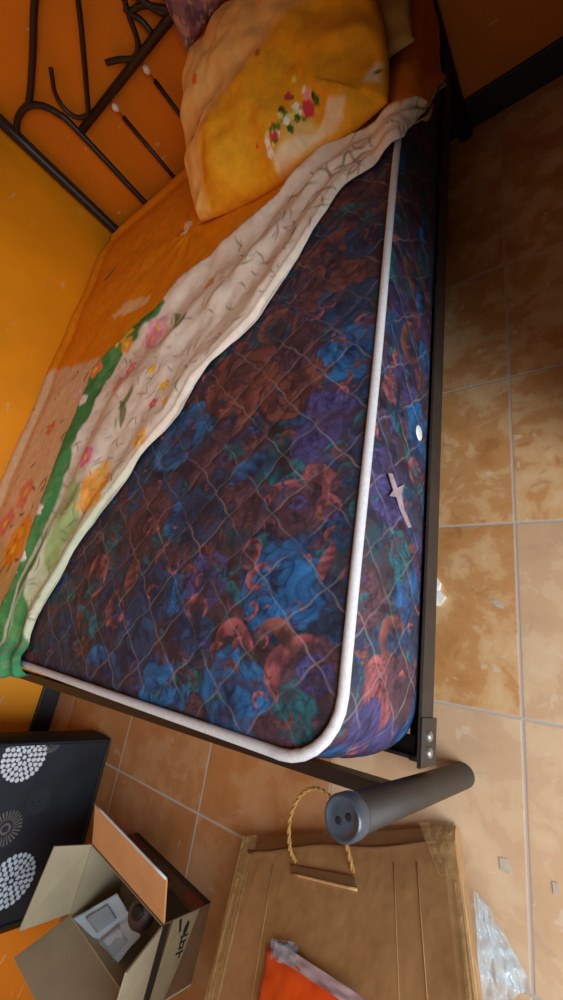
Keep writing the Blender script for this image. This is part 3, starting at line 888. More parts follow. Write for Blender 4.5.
def fl_px(X, Y, R, c, **k):
    x, y = px(X, Y); x2, y2 = px(X + R, Y)
    flower(x, y, 0.72 * math.hypot(x2 - x, y2 - y), c, **k)
for X_, Y_, R, c in [(165, 338, 13, (238, 170, 176)), (160, 345, 9, (226, 140, 156)), (134, 343, 8, (246, 200, 50)), (137, 352, 6, (240, 150, 50)), (107, 377, 7, (240, 130, 70)), (138, 374, 6, (226, 120, 140)),
                     (127, 390, 7, (232, 150, 160)), (163, 377, 4, (246, 190, 30)), (172, 391, 5, (246, 180, 40)), (161, 409, 5, (222, 84, 110)), (173, 407, 4, (246, 180, 40)),
                     (148, 443, 9, (246, 184, 90)), (98, 463, 8, (236, 120, 160)), (104, 490, 17, (244, 160, 60)), (96, 505, 12, (244, 170, 80)), (110, 475, 10, (246, 190, 110)),
                     (217, 290, 6, (240, 150, 90)), (25, 540, 15, (244, 158, 48)), (18, 552, 11, (240, 150, 40)), (30, 495, 10, (236, 140, 110)), (10, 525, 9, (232, 130, 110)), (-20, 560, 16, (240, 140, 90)),
                     (84, 395, 4, (232, 196, 200)), (95, 407, 4, (236, 206, 210)), (72, 455, 4, (240, 170, 140)), (55, 515, 4, (240, 220, 220)), (36, 560, 4, (246, 226, 220)), (28, 575, 4, (246, 226, 220)), (55, 430, 5, (224, 130, 100)), (190, 231, 5, (246, 226, 200)), (184, 236, 3, (200, 90, 60))]:
    fl_px(X_, Y_, R, c, n=5, seed=int(X_ + Y_))
rs = np.random.RandomState(12)
def stroke(cx, cy, r, ang, c, w=0.22):
    dx = SP[:, 0] - cx; dy = SP[:, 1] - cy
    sel = np.where(dx * dx + dy * dy < r * r)[0]
    if len(sel) == 0: return
    x = (dx[sel] * math.cos(ang) + dy[sel] * math.sin(ang)) / r; y = (-dx[sel] * math.sin(ang) + dy[sel] * math.cos(ang)) / r
    mk = ss(0.08, -0.08, np.abs(y - 0.25 * x * x) - w * np.clip(1 - x * x, 0, 1)) * 0.85
    col[sel] = col[sel] * (1 - mk[:, None]) + lin(c) * mk[:, None]
cand = np.where(inb & (qn > 0.08) & (qn < 0.9) & (SP[:, 0] > -1.3))[0]
for i in rs.choice(cand, 300):
    stroke(SP[i, 0], SP[i, 1], rs.uniform(0.010, 0.026), rs.uniform(0, 6.3), [(138, 118, 90), (96, 108, 76), (150, 120, 110), (120, 140, 96), (170, 130, 120)][rs.randint(5)], 0.11)
bp = in_poly(SP, pxs([(57, 378), (108, 368), (88, 412), (66, 470), (41, 540), (21, 590), (0, 640), (-100, 590), (-40, 500)]))
cand = np.where(bp)[0]
for i in rs.choice(cand, 70):
    stroke(SP[i, 0], SP[i, 1], rs.uniform(0.012, 0.026), rs.uniform(0, 6.3), [(124, 78, 40), (108, 84, 48), (130, 96, 60), (96, 100, 50)][rs.randint(4)], 0.24)
for X_, Y_, R, A_ in [(112, 277, 4, 0.5), (185, 325, 7, 2.0), (190, 330, 7, 1.0), (138, 405, 8, 0.9), (133, 418, 9, 1.9)]:
    x_, y_ = px(X_, Y_); x2, y2 = px(X_ + R, Y_); stroke(x_, y_, math.hypot(x2 - x_, y2 - y_), A_, (104, 116, 62), 0.3)
sheet = mesh('bedsheet', SVt, grid_faces(NT, NS), M['sheet'], None, True, col)
tag(sheet, 'rumpled orange flowered bedsheet pulled back diagonally over the dark mattress', 'bedsheet')
md = sheet.modifiers.new('thickness', 'SOLIDIFY'); md.thickness = 0.0016; md.offset = 1.0

# ------------------------------------------------------------------ pillows
DBG = {}
def pillow(name, c, hmax, hmin, mat, painter, nu=150, nv=120, wr=0.02, seed=0, parent=None, puff=0.45, pinch=0.10):
    """c: corners BL, BR, TR, TL of the seam; puffed up by hmax above and hmin below"""
    BL, BR, TR, TL = (np.array(p, float) for p in c)
    u = np.linspace(-1, 1, nu); v = np.linspace(-1, 1, nv)
    U, Vv = np.meshgrid(u, v, indexing='ij'); U = U.ravel(); Vv = Vv.ravel()
    # sides pull in between the corners
    pu = U * (1 - pinch * (1 - Vv ** 2) * np.abs(U) ** 3 * 0.6); pv = Vv * (1 - pinch * (1 - U ** 2) * np.abs(Vv) ** 3 * 0.6)
    a = (pu + 1) / 2; b_ = (pv + 1) / 2
    base = (BL[None] * ((1 - a) * (1 - b_))[:, None] + BR[None] * (a * (1 - b_))[:, None] + TR[None] * (a * b_)[:, None] + TL[None] * ((1 - a) * b_)[:, None])
    nrm = np.cross(BR - BL, TL - BL); nrm /= np.linalg.norm(nrm)
    e = np.clip((1 - np.abs(U) ** 2.6) * (1 - np.abs(Vv) ** 2.6), 0, 1) ** puff
    nz = fbm(U * 2.2 + 3, Vv * 2.2 + 8, seed, 3) - 0.5
    # radial seam creases
    edge = np.maximum(np.abs(U), np.abs(Vv))
    cr = np.sin(np.where(np.abs(U) > np.abs(Vv), Vv, U) * 11 + 3 * nz) * ss(0.5, 0.85, edge) * ss(1.0, 0.93, edge)
    top = base + nrm[None] * (hmax * e + wr * (nz * 1.6 * e + 0.22 * cr))[:, None]
    bot = base - nrm[None] * (hmin * e)[:, None]
    n = len(U)
    V = np.vstack([top, bot])
    f = grid_faces(nu, nv)
    F = [tuple(q) for q in f] + [tuple(q + n)[::-1] for q in f]
    DBG[name + str(seed)] = (top, U, Vv)
    cols = painter(U, Vv) if painter else None
    if cols is not None: cols = np.vstack([cols, cols])
    o = mesh(name, V, F, mat, parent, True, cols)
    bm = bmesh.new(); bm.from_mesh(o.data); bmesh.ops.remove_doubles(bm, verts=bm.verts, dist=0.0006)
    bmesh.ops.recalc_face_normals(bm, faces=bm.faces); bm.to_mesh(o.data); bm.free()
    o.data.polygons.foreach_set('use_smooth', [True] * len(o.data.polygons))
    return o

def yellow_paint(U, V):
    P = np.stack([U, V], 1)
    n1 = fbm(U * 4 + 9, V * 4 + 4, 51, 3); n2 = fbm(U * 13, V * 13, 57, 3)
    Pw = P + 0.12 * (np.stack([n1, fbm(U * 4, V * 4 + 30, 53, 3)], 1) - 0.5)
    c = np.tile(lin((236, 160, 28)), (len(U), 1))
    blend(c, ss(0.4, 0.62, n1) * 0.5, lin((240, 174, 44)))
    blend(c, soft_poly(Pw, PEACH, 0.10), lin((238, 186, 112)))
    for poly, cc, sf in PATCH:
        blend(c, soft_poly(Pw, poly, sf), lin(cc))
    for (x, y, r, k) in BLOOM:
        d = np.hypot((U - x) / 1.0, (V - y) / 1.25) / r
        th = np.arctan2(V - y, U - x)
        blend(c, ss(1.05, 0.85, d + 0.2 * np.abs(np.sin(th * 2.5))), lin(k))
    return c

# positions on the pillow face are in its own (u, v) frame
PEACH = [(-1.1, -1.1), (-0.80, -0.95), (-0.62, -0.5), (-0.3, -0.25), (0.05, -0.16), (0.3, 0.0), (0.62, 0.12), (0.7, 1.1), (-1.1, 1.1)]
PATCH = [([(0.04, -0.97), (0.22, -0.98), (0.45, -0.985), (0.72, -0.975), (0.77, -0.88), (0.66, -0.83), (0.5, -0.9), (0.36, -0.88), (0.2, -0.91), (0.08, -0.92)], (238, 214, 170), 0.02),
         ([(0.20, -0.90), (0.36, -0.87), (0.52, -0.9), (0.5, -0.80), (0.36, -0.80)], (236, 200, 120), 0.04),
         ([(-0.70, -0.6), (-0.62, -0.5), (-0.3, -0.22), (-0.42, -0.25)], (226, 150, 50), 0.04),
         ([(0.90, -0.80), (0.985, -0.86), (1.0, -0.68), (0.95, -0.64)], (238, 226, 200), 0.03)]
rsb = np.random.RandomState(9)
BLOOM = []
for k in range(46):
    t = rsb.rand(); x = 0.12 + 0.40 * t + rsb.normal(0, 0.035); y = -0.86 + 0.20 * t + rsb.normal(0, 0.035)
    BLOOM.append((x, y, rsb.uniform(0.014, 0.030), [(74, 116, 44), (60, 96, 40), (92, 130, 52), (236, 224, 120), (250, 246, 232), (214, 60, 70)][rsb.randint(6)]))
BLOOM += [(0.48, -0.74, 0.055, (214, 64, 84)), (0.36, -0.60, 0.035, (206, 60, 70)), (0.50, -0.66, 0.035, (240, 150, 170)), (0.20, -0.84, 0.03, (206, 70, 70)), (0.44, -0.50, 0.025, (250, 232, 90)), (0.55, -0.70, 0.022, (70, 50, 50)), (0.30, -0.68, 0.02, (110, 60, 20)), (0.56, -0.74, 0.03, (70, 106, 44)),
          (-0.60, 0.20, 0.05, (226, 120, 40)), (-0.64, -0.2, 0.045, (214, 90, 60)), (-0.70, -0.35, 0.03, (130, 110, 60)), (0.2, -0.12, 0.035, (190, 106, 40)), (0.96, -0.74, 0.025, (110, 120, 60))]
pil_c = [(-0.955, 1.275, 0.525), (-0.298, 1.19, 0.525), (-0.385, 1.70, 0.69), (-0.90, 1.755, 0.745)]
pl = pillow('pillow', pil_c, 0.115, 0.045, M['pillowcase'], yellow_paint, 170, 140, 0.05, 61, None, 0.45, -0.22)
tag(pl, 'big yellow orange pillow with a flower bouquet print lying on the orange sheet', 'pillow')
ol = pillow('pillow', [(-0.86, 1.44, 0.535), (-0.238, 1.345, 0.535), (-0.225, 1.80, 0.555), (-0.86, 1.83, 0.56)], 0.05, 0.02, M['olive'], None, 60, 50, 0.01, 71)
tag(ol, 'plain olive pillow tucked under the yellow pillow near the bed edge', 'pillow')

def purple_paint(U, V):
    n1 = fbm(U * 5 + 2, V * 5, 81, 3); n2 = fbm(U * 9 + 20, V * 9, 83, 3); n3 = fbm(U * 14, V * 14 + 40, 85, 2)
    c = np.tile(lin((150, 106, 128)), (len(U), 1))
    blend(c, ss(0.5, 0.56, n1), lin((112, 78, 104)))
    blend(c, ss(0.56, 0.6, n2), lin((196, 152, 146)))
    blend(c, ss(0.62, 0.65, n3) * 0.8, lin((120, 116, 84)))
    return c
pc = pillow('cushion', [(-0.965, 1.83, 0.745), (-0.62, 1.80, 0.765), (-0.58, 1.845, 1.08), (-0.90, 1.86, 1.08)], 0.055, 0.02, M['cushion'], purple_paint, 80, 70, 0.02, 88)
tag(pc, 'purple floral cushion leaning against the headboard behind the yellow pillow', 'cushion')

# ------------------------------------------------------------------ black flowered case by the left wall
CX0, CX1, CY0, CY1, CH = -1.570, -1.445, -0.835, -0.357, 0.46
case = thing('storage_case', 'slim black fabric storage case with white chrysanthemum print standing on the floor', 'storage case', ((CX0 + CX1) / 2, (CY0 + CY1) / 2, 0))
def case_flowers(y, z):
    c = np.tile(lin((20, 24, 30)), (len(y), 1))
    blend(c, ss(0.45, 0.65, fbm(y * 12 + 40, z * 12 + 7, 101, 3)) * 0.6, lin((26, 33, 42)))
    def mum(cy, cz, R, tone, lay=4, seed=0):
        d = np.hypot(y - cy, z - cz) / R; th = np.arctan2(z - cz, y - cy)
        for L in range(lay):
            r0, r1 = 0.14 + L * 0.86 / lay, 0.14 + (L + 1.05) * 0.86 / lay
            n = 8 + 6 * L
            f = ((th / (2 * PI) * n + 0.5 * (L % 2) + 0.1 * seed) % 1) - 0.5
            t = np.clip((d - r0) / (r1 - r0), 0, 1)
            wdt = 0.43 * np.clip(np.sin(PI * np.clip(t * 0.96, 0.04, 1) ** 1.2), 0, 1) ** 0.8
            mk = ss(0.05, -0.05, np.abs(f) - wdt) * ((d > r0) & (d < r1))
            blend(c, mk, lin(tone))
        blend(c, ss(0.1, 0.07, d), lin(tone))
    def ringm(cy, cz, R, tone):
        d = np.hypot(y - cy, z - cz) / R; th = np.arctan2(z - cz, y - cy)
        blend(c, ((np.abs(np.sin(th * 14)) < 0.55) & (d > 0.45) & (d < 1)) * 0.9, lin(tone))
        blend(c, ((d > 0.2) & (d < 0.32)) * 0.8, lin(tone))
    for q_ in CASE_MUM: mum(*q_)
    for q_ in CASE_RING: ringm(*q_)
    return c
def cpt(X_, Y_):
    p = on(0, CX1, X_, Y_); return p[1], p[2]
CASE_MUM = [(*cpt(20, 757), 0.062, (206, 208, 212), 4, 1), (*cpt(10, 880), 0.066, (190, 200, 214), 4, 2), (*cpt(-60, 820), 0.06, (190, 200, 210), 4, 3)]
CASE_MUM[0] = (*cpt(24, 757), 0.064, (206, 208, 212), 4, 1)
CASE_RING = [(*cpt(52, 742), 0.03, (110, 104, 102)), (*cpt(4, 828), 0.045, (104, 98, 92)), (*cpt(38, 800), 0.035, (40, 46, 54)), (*cpt(-30, 745), 0.03, (100, 96, 96))]
def panel(nm, y0, y1, z0, z1, x, nx, n1=300, n2=280):
    a_, b_ = np.linspace(0, 1, n1), np.linspace(0, 1, n2)
    A_, B_ = np.meshgrid(a_, b_, indexing='ij'); A_ = A_.ravel(); B_ = B_.ravel()
    yy = y0 + (y1 - y0) * A_; z_ = z0 + (z1 - z0) * B_
    puff = 0.008 * (np.sin(PI * A_) * np.sin(PI * B_)) ** 0.5 + 0.004 * (fbm(yy * 8, z_ * 8, 111, 2) - 0.5) * np.sin(PI * A_) * np.sin(PI * B_)
    V = np.stack([x + nx * puff, yy, z_], 1)
    return V, grid_faces(n1, n2), case_flowers(yy, z_)
V1, F1, C1 = panel('f', CY0 + 0.012, CY1 - 0.012, 0.012, CH - 0.012, CX1 + 0.0005, 1)
po = fix_normals(mesh('printed_front', V1, F1, M['casep'], case, True, C1))
po.modifiers.new('t', 'SOLIDIFY').thickness = 0.002
bm = bmesh.new(); add_box(bm, ((CX0 + CX1) / 2, (CY0 + CY1) / 2, CH / 2), (CX1 - CX0, CY1 - CY0, CH))
bmesh.ops.bevel(bm, geom=list(bm.edges), offset=0.012, segments=3, affect='EDGES', profile=0.5)
M['case_black'] = simple('black_case_fabric', (20, 24, 28), 0.6, 0, 0.2, 30, 0.4, 0.2)
bmobj('case_body', bm, M['case_black'], case, True)
rim = [(CX1 + 0.001, CY0 + 0.008, 0.008), (CX1 + 0.001, CY1 - 0.008, 0.008), (CX1 + 0.001, CY1 - 0.008, CH - 0.008), (CX1 + 0.001, CY0 + 0.008, CH - 0.008)]
rp = []
for i in range(4):
    a_, b_ = np.array(rim[i]), np.array(rim[(i + 1) % 4])
    rp += [a_ + (b_ - a_) * t for t in np.linspace(0, 1, 12)[:-1]]
tube('edge_binding', rp, 0.0055, M['case_black'], case, 8, True)
hz = CH
tube('carry_handle', catmull([(-1.507, -0.66, hz - 0.004), (-1.507, -0.655, hz + 0.03), (-1.507, -0.60, hz + 0.045), (-1.507, -0.545, hz + 0.03), (-1.507, -0.54, hz - 0.004)], 6), 0.008, M['case_black'], case, 10)

# ------------------------------------------------------------------ open cardboard box with its papers
bu = np.array([-0.994, 0.111, 0.0]); bv = np.array([-0.111, -0.994, 0.0]); bk = np.array([0, 0, 1.0])
BA = np.array([-0.862, -0.592, 0.0]); BL_, BW_, BH_ = 0.335, 0.165, 0.148
cb = thing('cardboard_box', 'open printed cardboard box with raised flaps on the floor beside the black case', 'box', tuple(BA + bu * BL_ / 2 + bv * BW_ / 2))
def bpt(a_, b_, z_): return BA + bu * a_ + bv * b_ + bk * z_
TH = 0.004
slab('box_wall', [bpt(0, 0, 0), bpt(BL_, 0, 0), bpt(BL_, 0, BH_), bpt(0, 0, BH_)], TH, M['print_brown'], cb, bv)
slab('box_wall', [bpt(0, BW_, 0), bpt(BL_, BW_, 0), bpt(BL_, BW_, BH_), bpt(0, BW_, BH_)], TH, M['inner'], cb, -bv)
slab('box_wall', [bpt(0, TH, 0), bpt(0, BW_ - TH, 0), bpt(0, BW_ - TH, BH_), bpt(0, TH, BH_)], TH, M['print_brown'], cb, bu)
slab('box_wall', [bpt(BL_, TH, 0), bpt(BL_, BW_ - TH, 0), bpt(BL_, BW_ - TH, BH_), bpt(BL_, TH, BH_)], TH, M['inner'], cb, -bu)
# inside linings of the printed walls show plain board
slab('box_lining', [bpt(TH + 0.0005, TH + 0.0005, 0.006), bpt(BL_ - TH - 0.0005, TH + 0.0005, 0.006), bpt(BL_ - TH - 0.0005, TH + 0.0005, BH_), bpt(TH + 0.0005, TH + 0.0005, BH_)], 0.0012, M['inner'], cb, bv)
slab('box_bottom', [bpt(TH, TH, 0.0), bpt(BL_ - TH, TH, 0.0), bpt(BL_ - TH, BW_ - TH, 0.0), bpt(TH, BW_ - TH, 0.0)], 0.005, M['inner'], cb, bk)
def flap(h0, h1, f1, f0, mat, lab):
    P = [np.array(p) for p in (h0, h1, f1, f0)]
    o = slab('flap', P, 0.004, mat, cb); o['label'] = lab
    return o, P
o, Pb = flap(bpt(0, 0, BH_), bpt(BL_, 0, BH_), bpt(BL_, -0.097, BH_ + 0.031), bpt(0, -0.090, BH_ + 0.029), M['kraft_flap'], 'tan flap folded outwards over the printed side')
# pale cut edge of that flap
d_ = Pb[2] - Pb[3]
tube('flap_cut_edge', [Pb[3] + d_ * t + np.array([0, 0.002, 0.001]) for t in np.linspace(0.0, 1, 8)], 0.0028, M['flap_edge'], o, 8)
flap(bpt(BL_, 0.004, BH_), bpt(BL_, BW_ - 0.004, BH_), bpt(BL_ + 0.008, BW_ + 0.002, BH_ + 0.123), bpt(BL_ + 0.028, 0.004, BH_ + 0.092), M['inner'], 'pale upright flap nearest the black case')
flap(bpt(BL_, BW_, BH_), bpt(0, BW_, BH_), bpt(0, BW_ + 0.051, BH_ + 0.117), bpt(BL_, BW_ + 0.051, BH_ + 0.117), M['inner'], 'pale upright flap on the side away from the bed')
flap(bpt(0, 0.006, BH_), bpt(0, BW_ - 0.004, BH_), bpt(-0.050, BW_ - 0.004, BH_ + 0.124), bpt(-0.055, 0.012, BH_ + 0.124), M['inner'], 'pale flap rising from the end nearest the flat carton')
# printing on the two visible sides
def art(nm, plane, pts, mat):
    if plane == 'long': P = [bpt(a_, -0.0006, z_) for a_, z_ in pts]; d = -bv
    else: P = [bpt(-0.0006, a_, z_) for a_, z_ in pts]; d = -bu
    return slab(nm, P, 0.0005, mat, cb, d)
def oval(cx, cz, rx, rz, n=16, rot=0.0):
    return [(cx + rx * math.cos(2 * PI * k / n) * math.cos(rot) - rz * math.sin(2 * PI * k / n) * math.sin(rot), cz + rx * math.cos(2 * PI * k / n) * math.sin(rot) + rz * math.sin(2 * PI * k / n) * math.cos(rot)) for k in range(n)]
art('printed_band', 'long', [(0.0, 0.0), (0.33, 0.0), (0.33, 0.012), (0.0, 0.018)], M['ink_dark'])
art('printed_panel', 'long', [(0.002, 0.07), (0.085, 0.06), (0.09, 0.125), (0.002, 0.14)], M['ink'])
art('printed_panel', 'long', [(0.0, 0.016), (0.07, 0.016), (0.05, 0.055), (0.0, 0.06)], M['ink_red'])
art('printed_panel', 'long', [(0.25, 0.02), (0.32, 0.02), (0.32, 0.05), (0.26, 0.05)], M['ink_red'])
art('printed_panel', 'long', [(0.17, 0.05), (0.22, 0.045), (0.225, 0.09), (0.17, 0.1)], M['ink'])
art('printed_panel', 'long', [(0.11, 0.04), (0.15, 0.038), (0.15, 0.07), (0.11, 0.075)], M['ink_dark'])
M['print_tan'] = simple('printed_tan_area', (126, 112, 84), 0.5, 0, 0.1, 20)
art('printed_panel', 'end', [(0.001, 0.038), (0.10, 0.062), (0.16, 0.085), (0.16, 0.13), (0.001, 0.12)], M['print_tan'])
art('printed_stripe', 'end', [(0.004, 0.128), (0.161, 0.128), (0.161, 0.146), (0.004, 0.146)], M['ink'])
def art2(nm, pts, mat):
    return slab(nm, [bpt(-0.0013, a_, z_) for a_, z_ in pts], 0.0005, mat, cb, -bu)
art2('printed_logo', oval(0.030, 0.070, 0.014, 0.0065, rot=0.2), M['ink'])
art2('printed_stripe', [(0.004, 0.093), (0.03, 0.086), (0.034, 0.091), (0.006, 0.1)], M['ink'])
for cx, cz, wx, wz in [(0.045, 0.07, 0.0022, 0.011), (0.050, 0.076, 0.006, 0.002), (0.056, 0.07, 0.0022, 0.010), (0.064, 0.066, 0.005, 0.002), (0.064, 0.076, 0.005, 0.002), (0.068, 0.071, 0.002, 0.007), (0.076, 0.072, 0.002, 0.011), (0.082, 0.07, 0.005, 0.002)]:
    art2('printed_mark', [(cx - wx, cz - wz), (cx + wx, cz - wz), (cx + wx, cz + wz), (cx - wx, cz + wz)], M['ink'])
# folded leaflet and a dark fitting inside the box
def sheet_grid(nm, corners, mat, n=24, amp=0.006, seed=3, parent=None):
    BL2, BR2, TR2, TL2 = (np.array(p, float) for p in corners)
    a_, b_ = np.meshgrid(np.linspace(0, 1, n), np.linspace(0, 1, n), indexing='ij'); a_ = a_.ravel(); b_ = b_.ravel()
    V = BL2 * ((1 - a_) * (1 - b_))[:, None] + BR2 * (a_ * (1 - b_))[:, None] + TR2 * (a_ * b_)[:, None] + TL2 * ((1 - a_) * b_)[:, None]
    V[:, 2] += amp * 2 * (fbm(a_ * 3 + 2, b_ * 3, seed, 2) - 0.5) - amp * 1.5 * np.exp(-((a_ - 0.52) / 0.04) ** 2)
    o = mesh(nm, V, grid_faces(n, n), mat, parent, True)
    o.modifiers.new('t', 'SOLIDIFY').thickness = 0.0009
    return o
lf = thing('leaflet', 'pale blue folded paper leaflet lying inside the open cardboard box', 'leaflet', tuple(bpt(0.17, 0.08, 0.10)))
LC = [atz(72, 919, 0.146), atz(112, 970, 0.120), atz(140, 936, 0.108), atz(117, 893, 0.110)]
sheet_grid('page', LC, M['paper'], 24, 0.005, 3, lf)
def leaf_q(a_, b_, dz): 
    p = LC[0] * (1 - a_) * (1 - b_) + LC[1] * a_ * (1 - b_) + LC[2] * a_ * b_ + LC[3] * (1 - a_) * b_
    return p + np.array([0, 0, dz])
for a0, a1, b0, b1 in ((0.1, 0.44, 0.25, 0.75), (0.56, 0.9, 0.2, 0.72)):
    sheet_grid('text_block', [leaf_q(a0, b0, 0.0035), leaf_q(a1, b0, 0.0035), leaf_q(a1, b1, 0.0035), leaf_q(a0, b1, 0.0035)], M['paper_print'], 8, 0.0, 3, lf)
fit_ = thing('plastic_fitting', 'dark rounded plastic part beside the paper inside the cardboard box', 'fitting', tuple(bpt(0.11, 0.06, 0.05)))
q0 = bpt(0.175, 0.028, 0.124)
lathe('fitting_body', [(0.0, -0.022), (0.024, -0.02), (0.033, -0.006), (0.032, 0.008), (0.022, 0.018), (0.0, 0.021)], tuple(bpt(0.105, 0.045, 0.118)), M['dark_item'], fit_, 24, (0.3, 0.4, 0.86))
lathe('fitting_ring', [(0.010, 0.02), (0.014, 0.022), (0.014, 0.026), (0.008, 0.027), (0.0, 0.024)], tuple(bpt(0.105, 0.045, 0.118)), M['ink'], fit_, 20, (0.3, 0.4, 0.86))
tube('fitting_stem', [tuple(bpt(0.105, 0.05, 0.006)), tuple(bpt(0.105, 0.048, 0.05)), tuple(bpt(0.105, 0.046, 0.1))], 0.012, M['dark_item'], fit_, 14)

# ------------------------------------------------------------------ flat kraft carton leaning, with a rope handle
e2 = np.array([0.306, -0.79, 0.529]); e2 /= np.linalg.norm(e2)
e1 = np.array([0.956, 0.294, 0.0]); e1 -= e2 * (e1 @ e2); e1 /= np.linalg.norm(e1)
en = np.cross(e2, e1)
if en[2] < 0: en = -en
KP = np.array([-0.742, -0.430, 0.070])
W_, L_ = 0.502, 0.80
ct = thing('flat_carton', 'flat brown kraft carton with a rope handle and clear tape leaning at the bed foot', 'carton', tuple(KP + e1 * 0.25 + e2 * 0.02 - np.array([0, 0, 0.07])))
def kp(a_, b_, c_=0.0): return KP + e1 * a_ + e2 * b_ + en * c_
prof = [(0.0, 0.0), (-0.012, -0.006), (-0.030, -0.018), (-0.036, -0.030), (-0.033, -0.040), (-0.022, -0.046), (0.10, -0.046), (L_, -0.046), (L_ + 0.003, -0.02), (L_, 0.0), (0.4, 0.001), (0.1, 0.001)]
na = 24
bm = bmesh.new(); rings = []
for i in range(na + 1):
    a_ = W_ * i / na
    ins = 0.010 * (1 - min(1, min(i, na - i) / 1.0))
    rings.append([bm.verts.new(tuple(kp(a_, b_, c_ * (1 - ins * 18) - ins * 0.4 + 0.0006 * math.sin(i * 0.9 + j)))) for j, (b_, c_) in enumerate(prof)])
for A_, B_ in zip(rings, rings[1:]):
    for j in range(len(prof)):
        j2 = (j + 1) % len(prof); bm.faces.new((A_[j], A_[j2], B_[j2], B_[j]))
bm.faces.new(rings[0]); bm.faces.new(rings[-1][::-1])
bmobj('carton_board', bm, M['kraft'], ct)
M['kraft_dark'] = simple('shaded_slot_board', (112, 74, 40), 0.7, 0, 0.15, 25)
# crease line, board seams and hand slot
M['kraft_seam'] = simple('kraft_board_seam', (186, 142, 96), 0.6, 0, 0.1, 25)
for a_ in (0.105, 0.385, 0.43):
    tube('board_seam', [tuple(kp(a_ + 0.01 * t, 0.03 + 0.5 * t, 0.0012)) for t in np.linspace(0, 1, 6)], 0.0008, M['kraft_seam'], ct, 8)
tube('fold_crease', [tuple(kp(a_, 0.003 + 0.004 * math.sin(a_ * 22), 0.0022)) for a_ in np.linspace(0.03, 0.47, 20)], 0.003, M['kraft_dark'], ct, 8)
slot = slab('handle_slot', [kp(0.152, 0.032, 0.003), kp(0.305, 0.052, 0.003), kp(0.308, 0.070, 0.003), kp(0.160, 0.044, 0.003)], 0.0022, M['kraft_dark'], ct, en)
slot['label'] = 'darker hand slot below the rope'
tube('slot_flap', [tuple(kp(a_, 0.046 + (a_ - 0.155) * 0.16, 0.004)) for a_ in np.linspace(0.160, 0.312, 8)], 0.0028, M['kraft_seam'], slot, 8)
# twisted rope handle: two strands
rp = catmull([kp(0.163, 0.026, 0.0), kp(0.160, 0.010, 0.025), kp(0.168, -0.035, 0.05), kp(0.20, -0.075, 0.06), kp(0.245, -0.078, 0.06), kp(0.285, -0.045, 0.05), kp(0.298, 0.005, 0.032), kp(0.300, 0.044, 0.0)], 14)
P = [Vector(p) for p in rp]
hd = None
bm = bmesh.new()
for ph in (0, PI):
    pts = []
    for i, p in enumerate(P):
        t = (P[min(i + 1, len(P) - 1)] - P[max(i - 1, 0)]).normalized()
        a_ = t.cross(Vector((0.2, 0.3, 0.9))).normalized(); b2 = t.cross(a_)
        w = i * 0.75 + ph
        pts.append(p + (a_ * math.cos(w) + b2 * math.sin(w)) * 0.0021)
    add_tube(bm, pts, 0.0027, 8)
bmobj('rope_handle', bm, M['rope'], ct, True)['label'] = 'tan twisted rope handle'
# clear tape over both ends of the fold
def crumple(nm, corners, mat, parent, amp, seed, nu=26, nv=14, up=en, lab=None):
    BL2, BR2, TR2, TL2 = (np.array(p, float) for p in corners)
    a_, b_ = np.meshgrid(np.linspace(0, 1, nu), np.linspace(0, 1, nv), indexing='ij'); a_ = a_.ravel(); b_ = b_.ravel()
    V = BL2 * ((1 - a_) * (1 - b_))[:, None] + BR2 * (a_ * (1 - b_))[:, None] + TR2 * (a_ * b_)[:, None] + TL2 * ((1 - a_) * b_)[:, None]
    nz = np.abs(fbm(a_ * 5 + seed, b_ * 4, seed, 3) - 0.5) * 2
    V += np.array(up)[None] * (amp * nz)[:, None]
    o = mesh(nm, V, grid_faces(nu, nv), mat, parent, True)
    if lab: o['label'] = lab
    return o
crumple('packing_tape', [kp(0.002, -0.026, 0.0), kp(0.045, -0.028, 0.0), kp(0.030, 0.55, 0.0025), kp(0.002, 0.55, 0.0025)], M['tape'], ct, 0.005, 3, 40, 10, lab='clear shiny tape along the left edge')
crumple('packing_tape', [kp(0.44, -0.030, 0.004), kp(0.508, -0.028, 0.004), kp(0.508, 0.06, 0.0045), kp(0.47, 0.05, 0.0045)], M['tape'], ct, 0.006, 5, 14, 14, lab='clear shiny tape at the right corner')
crumple('packing_tape', [kp(0.497, 0.06, 0.0045), kp(0.512, 0.06, 0.002), kp(0.512, 0.42, 0.002), kp(0.490, 0.42, 0.0045)], M['tape'], ct, 0.005, 8, 40, 6, lab='clear shiny tape along the right edge')

# clear plastic wrapping on the floor beside the carton
pf = [atz(476, 885, 0.05), atz(492, 905, 0.012), atz(532, 975, 0.002), atz(520, 1030, 0.002), atz(482, 1020, 0.05)]
wp = crumple('plastic_wrapping', [atz(474, 888, 0.075), atz(491, 908, 0.004), atz(532, 985, 0.004), atz(482, 1015, 0.10)], M['film'], None, 0.03, 17, 34, 22, (0.2, 0.1, 0.97))
tag(wp, 'crumpled clear plastic wrapping on the tiles beside the carton right edge', 'plastic wrap')

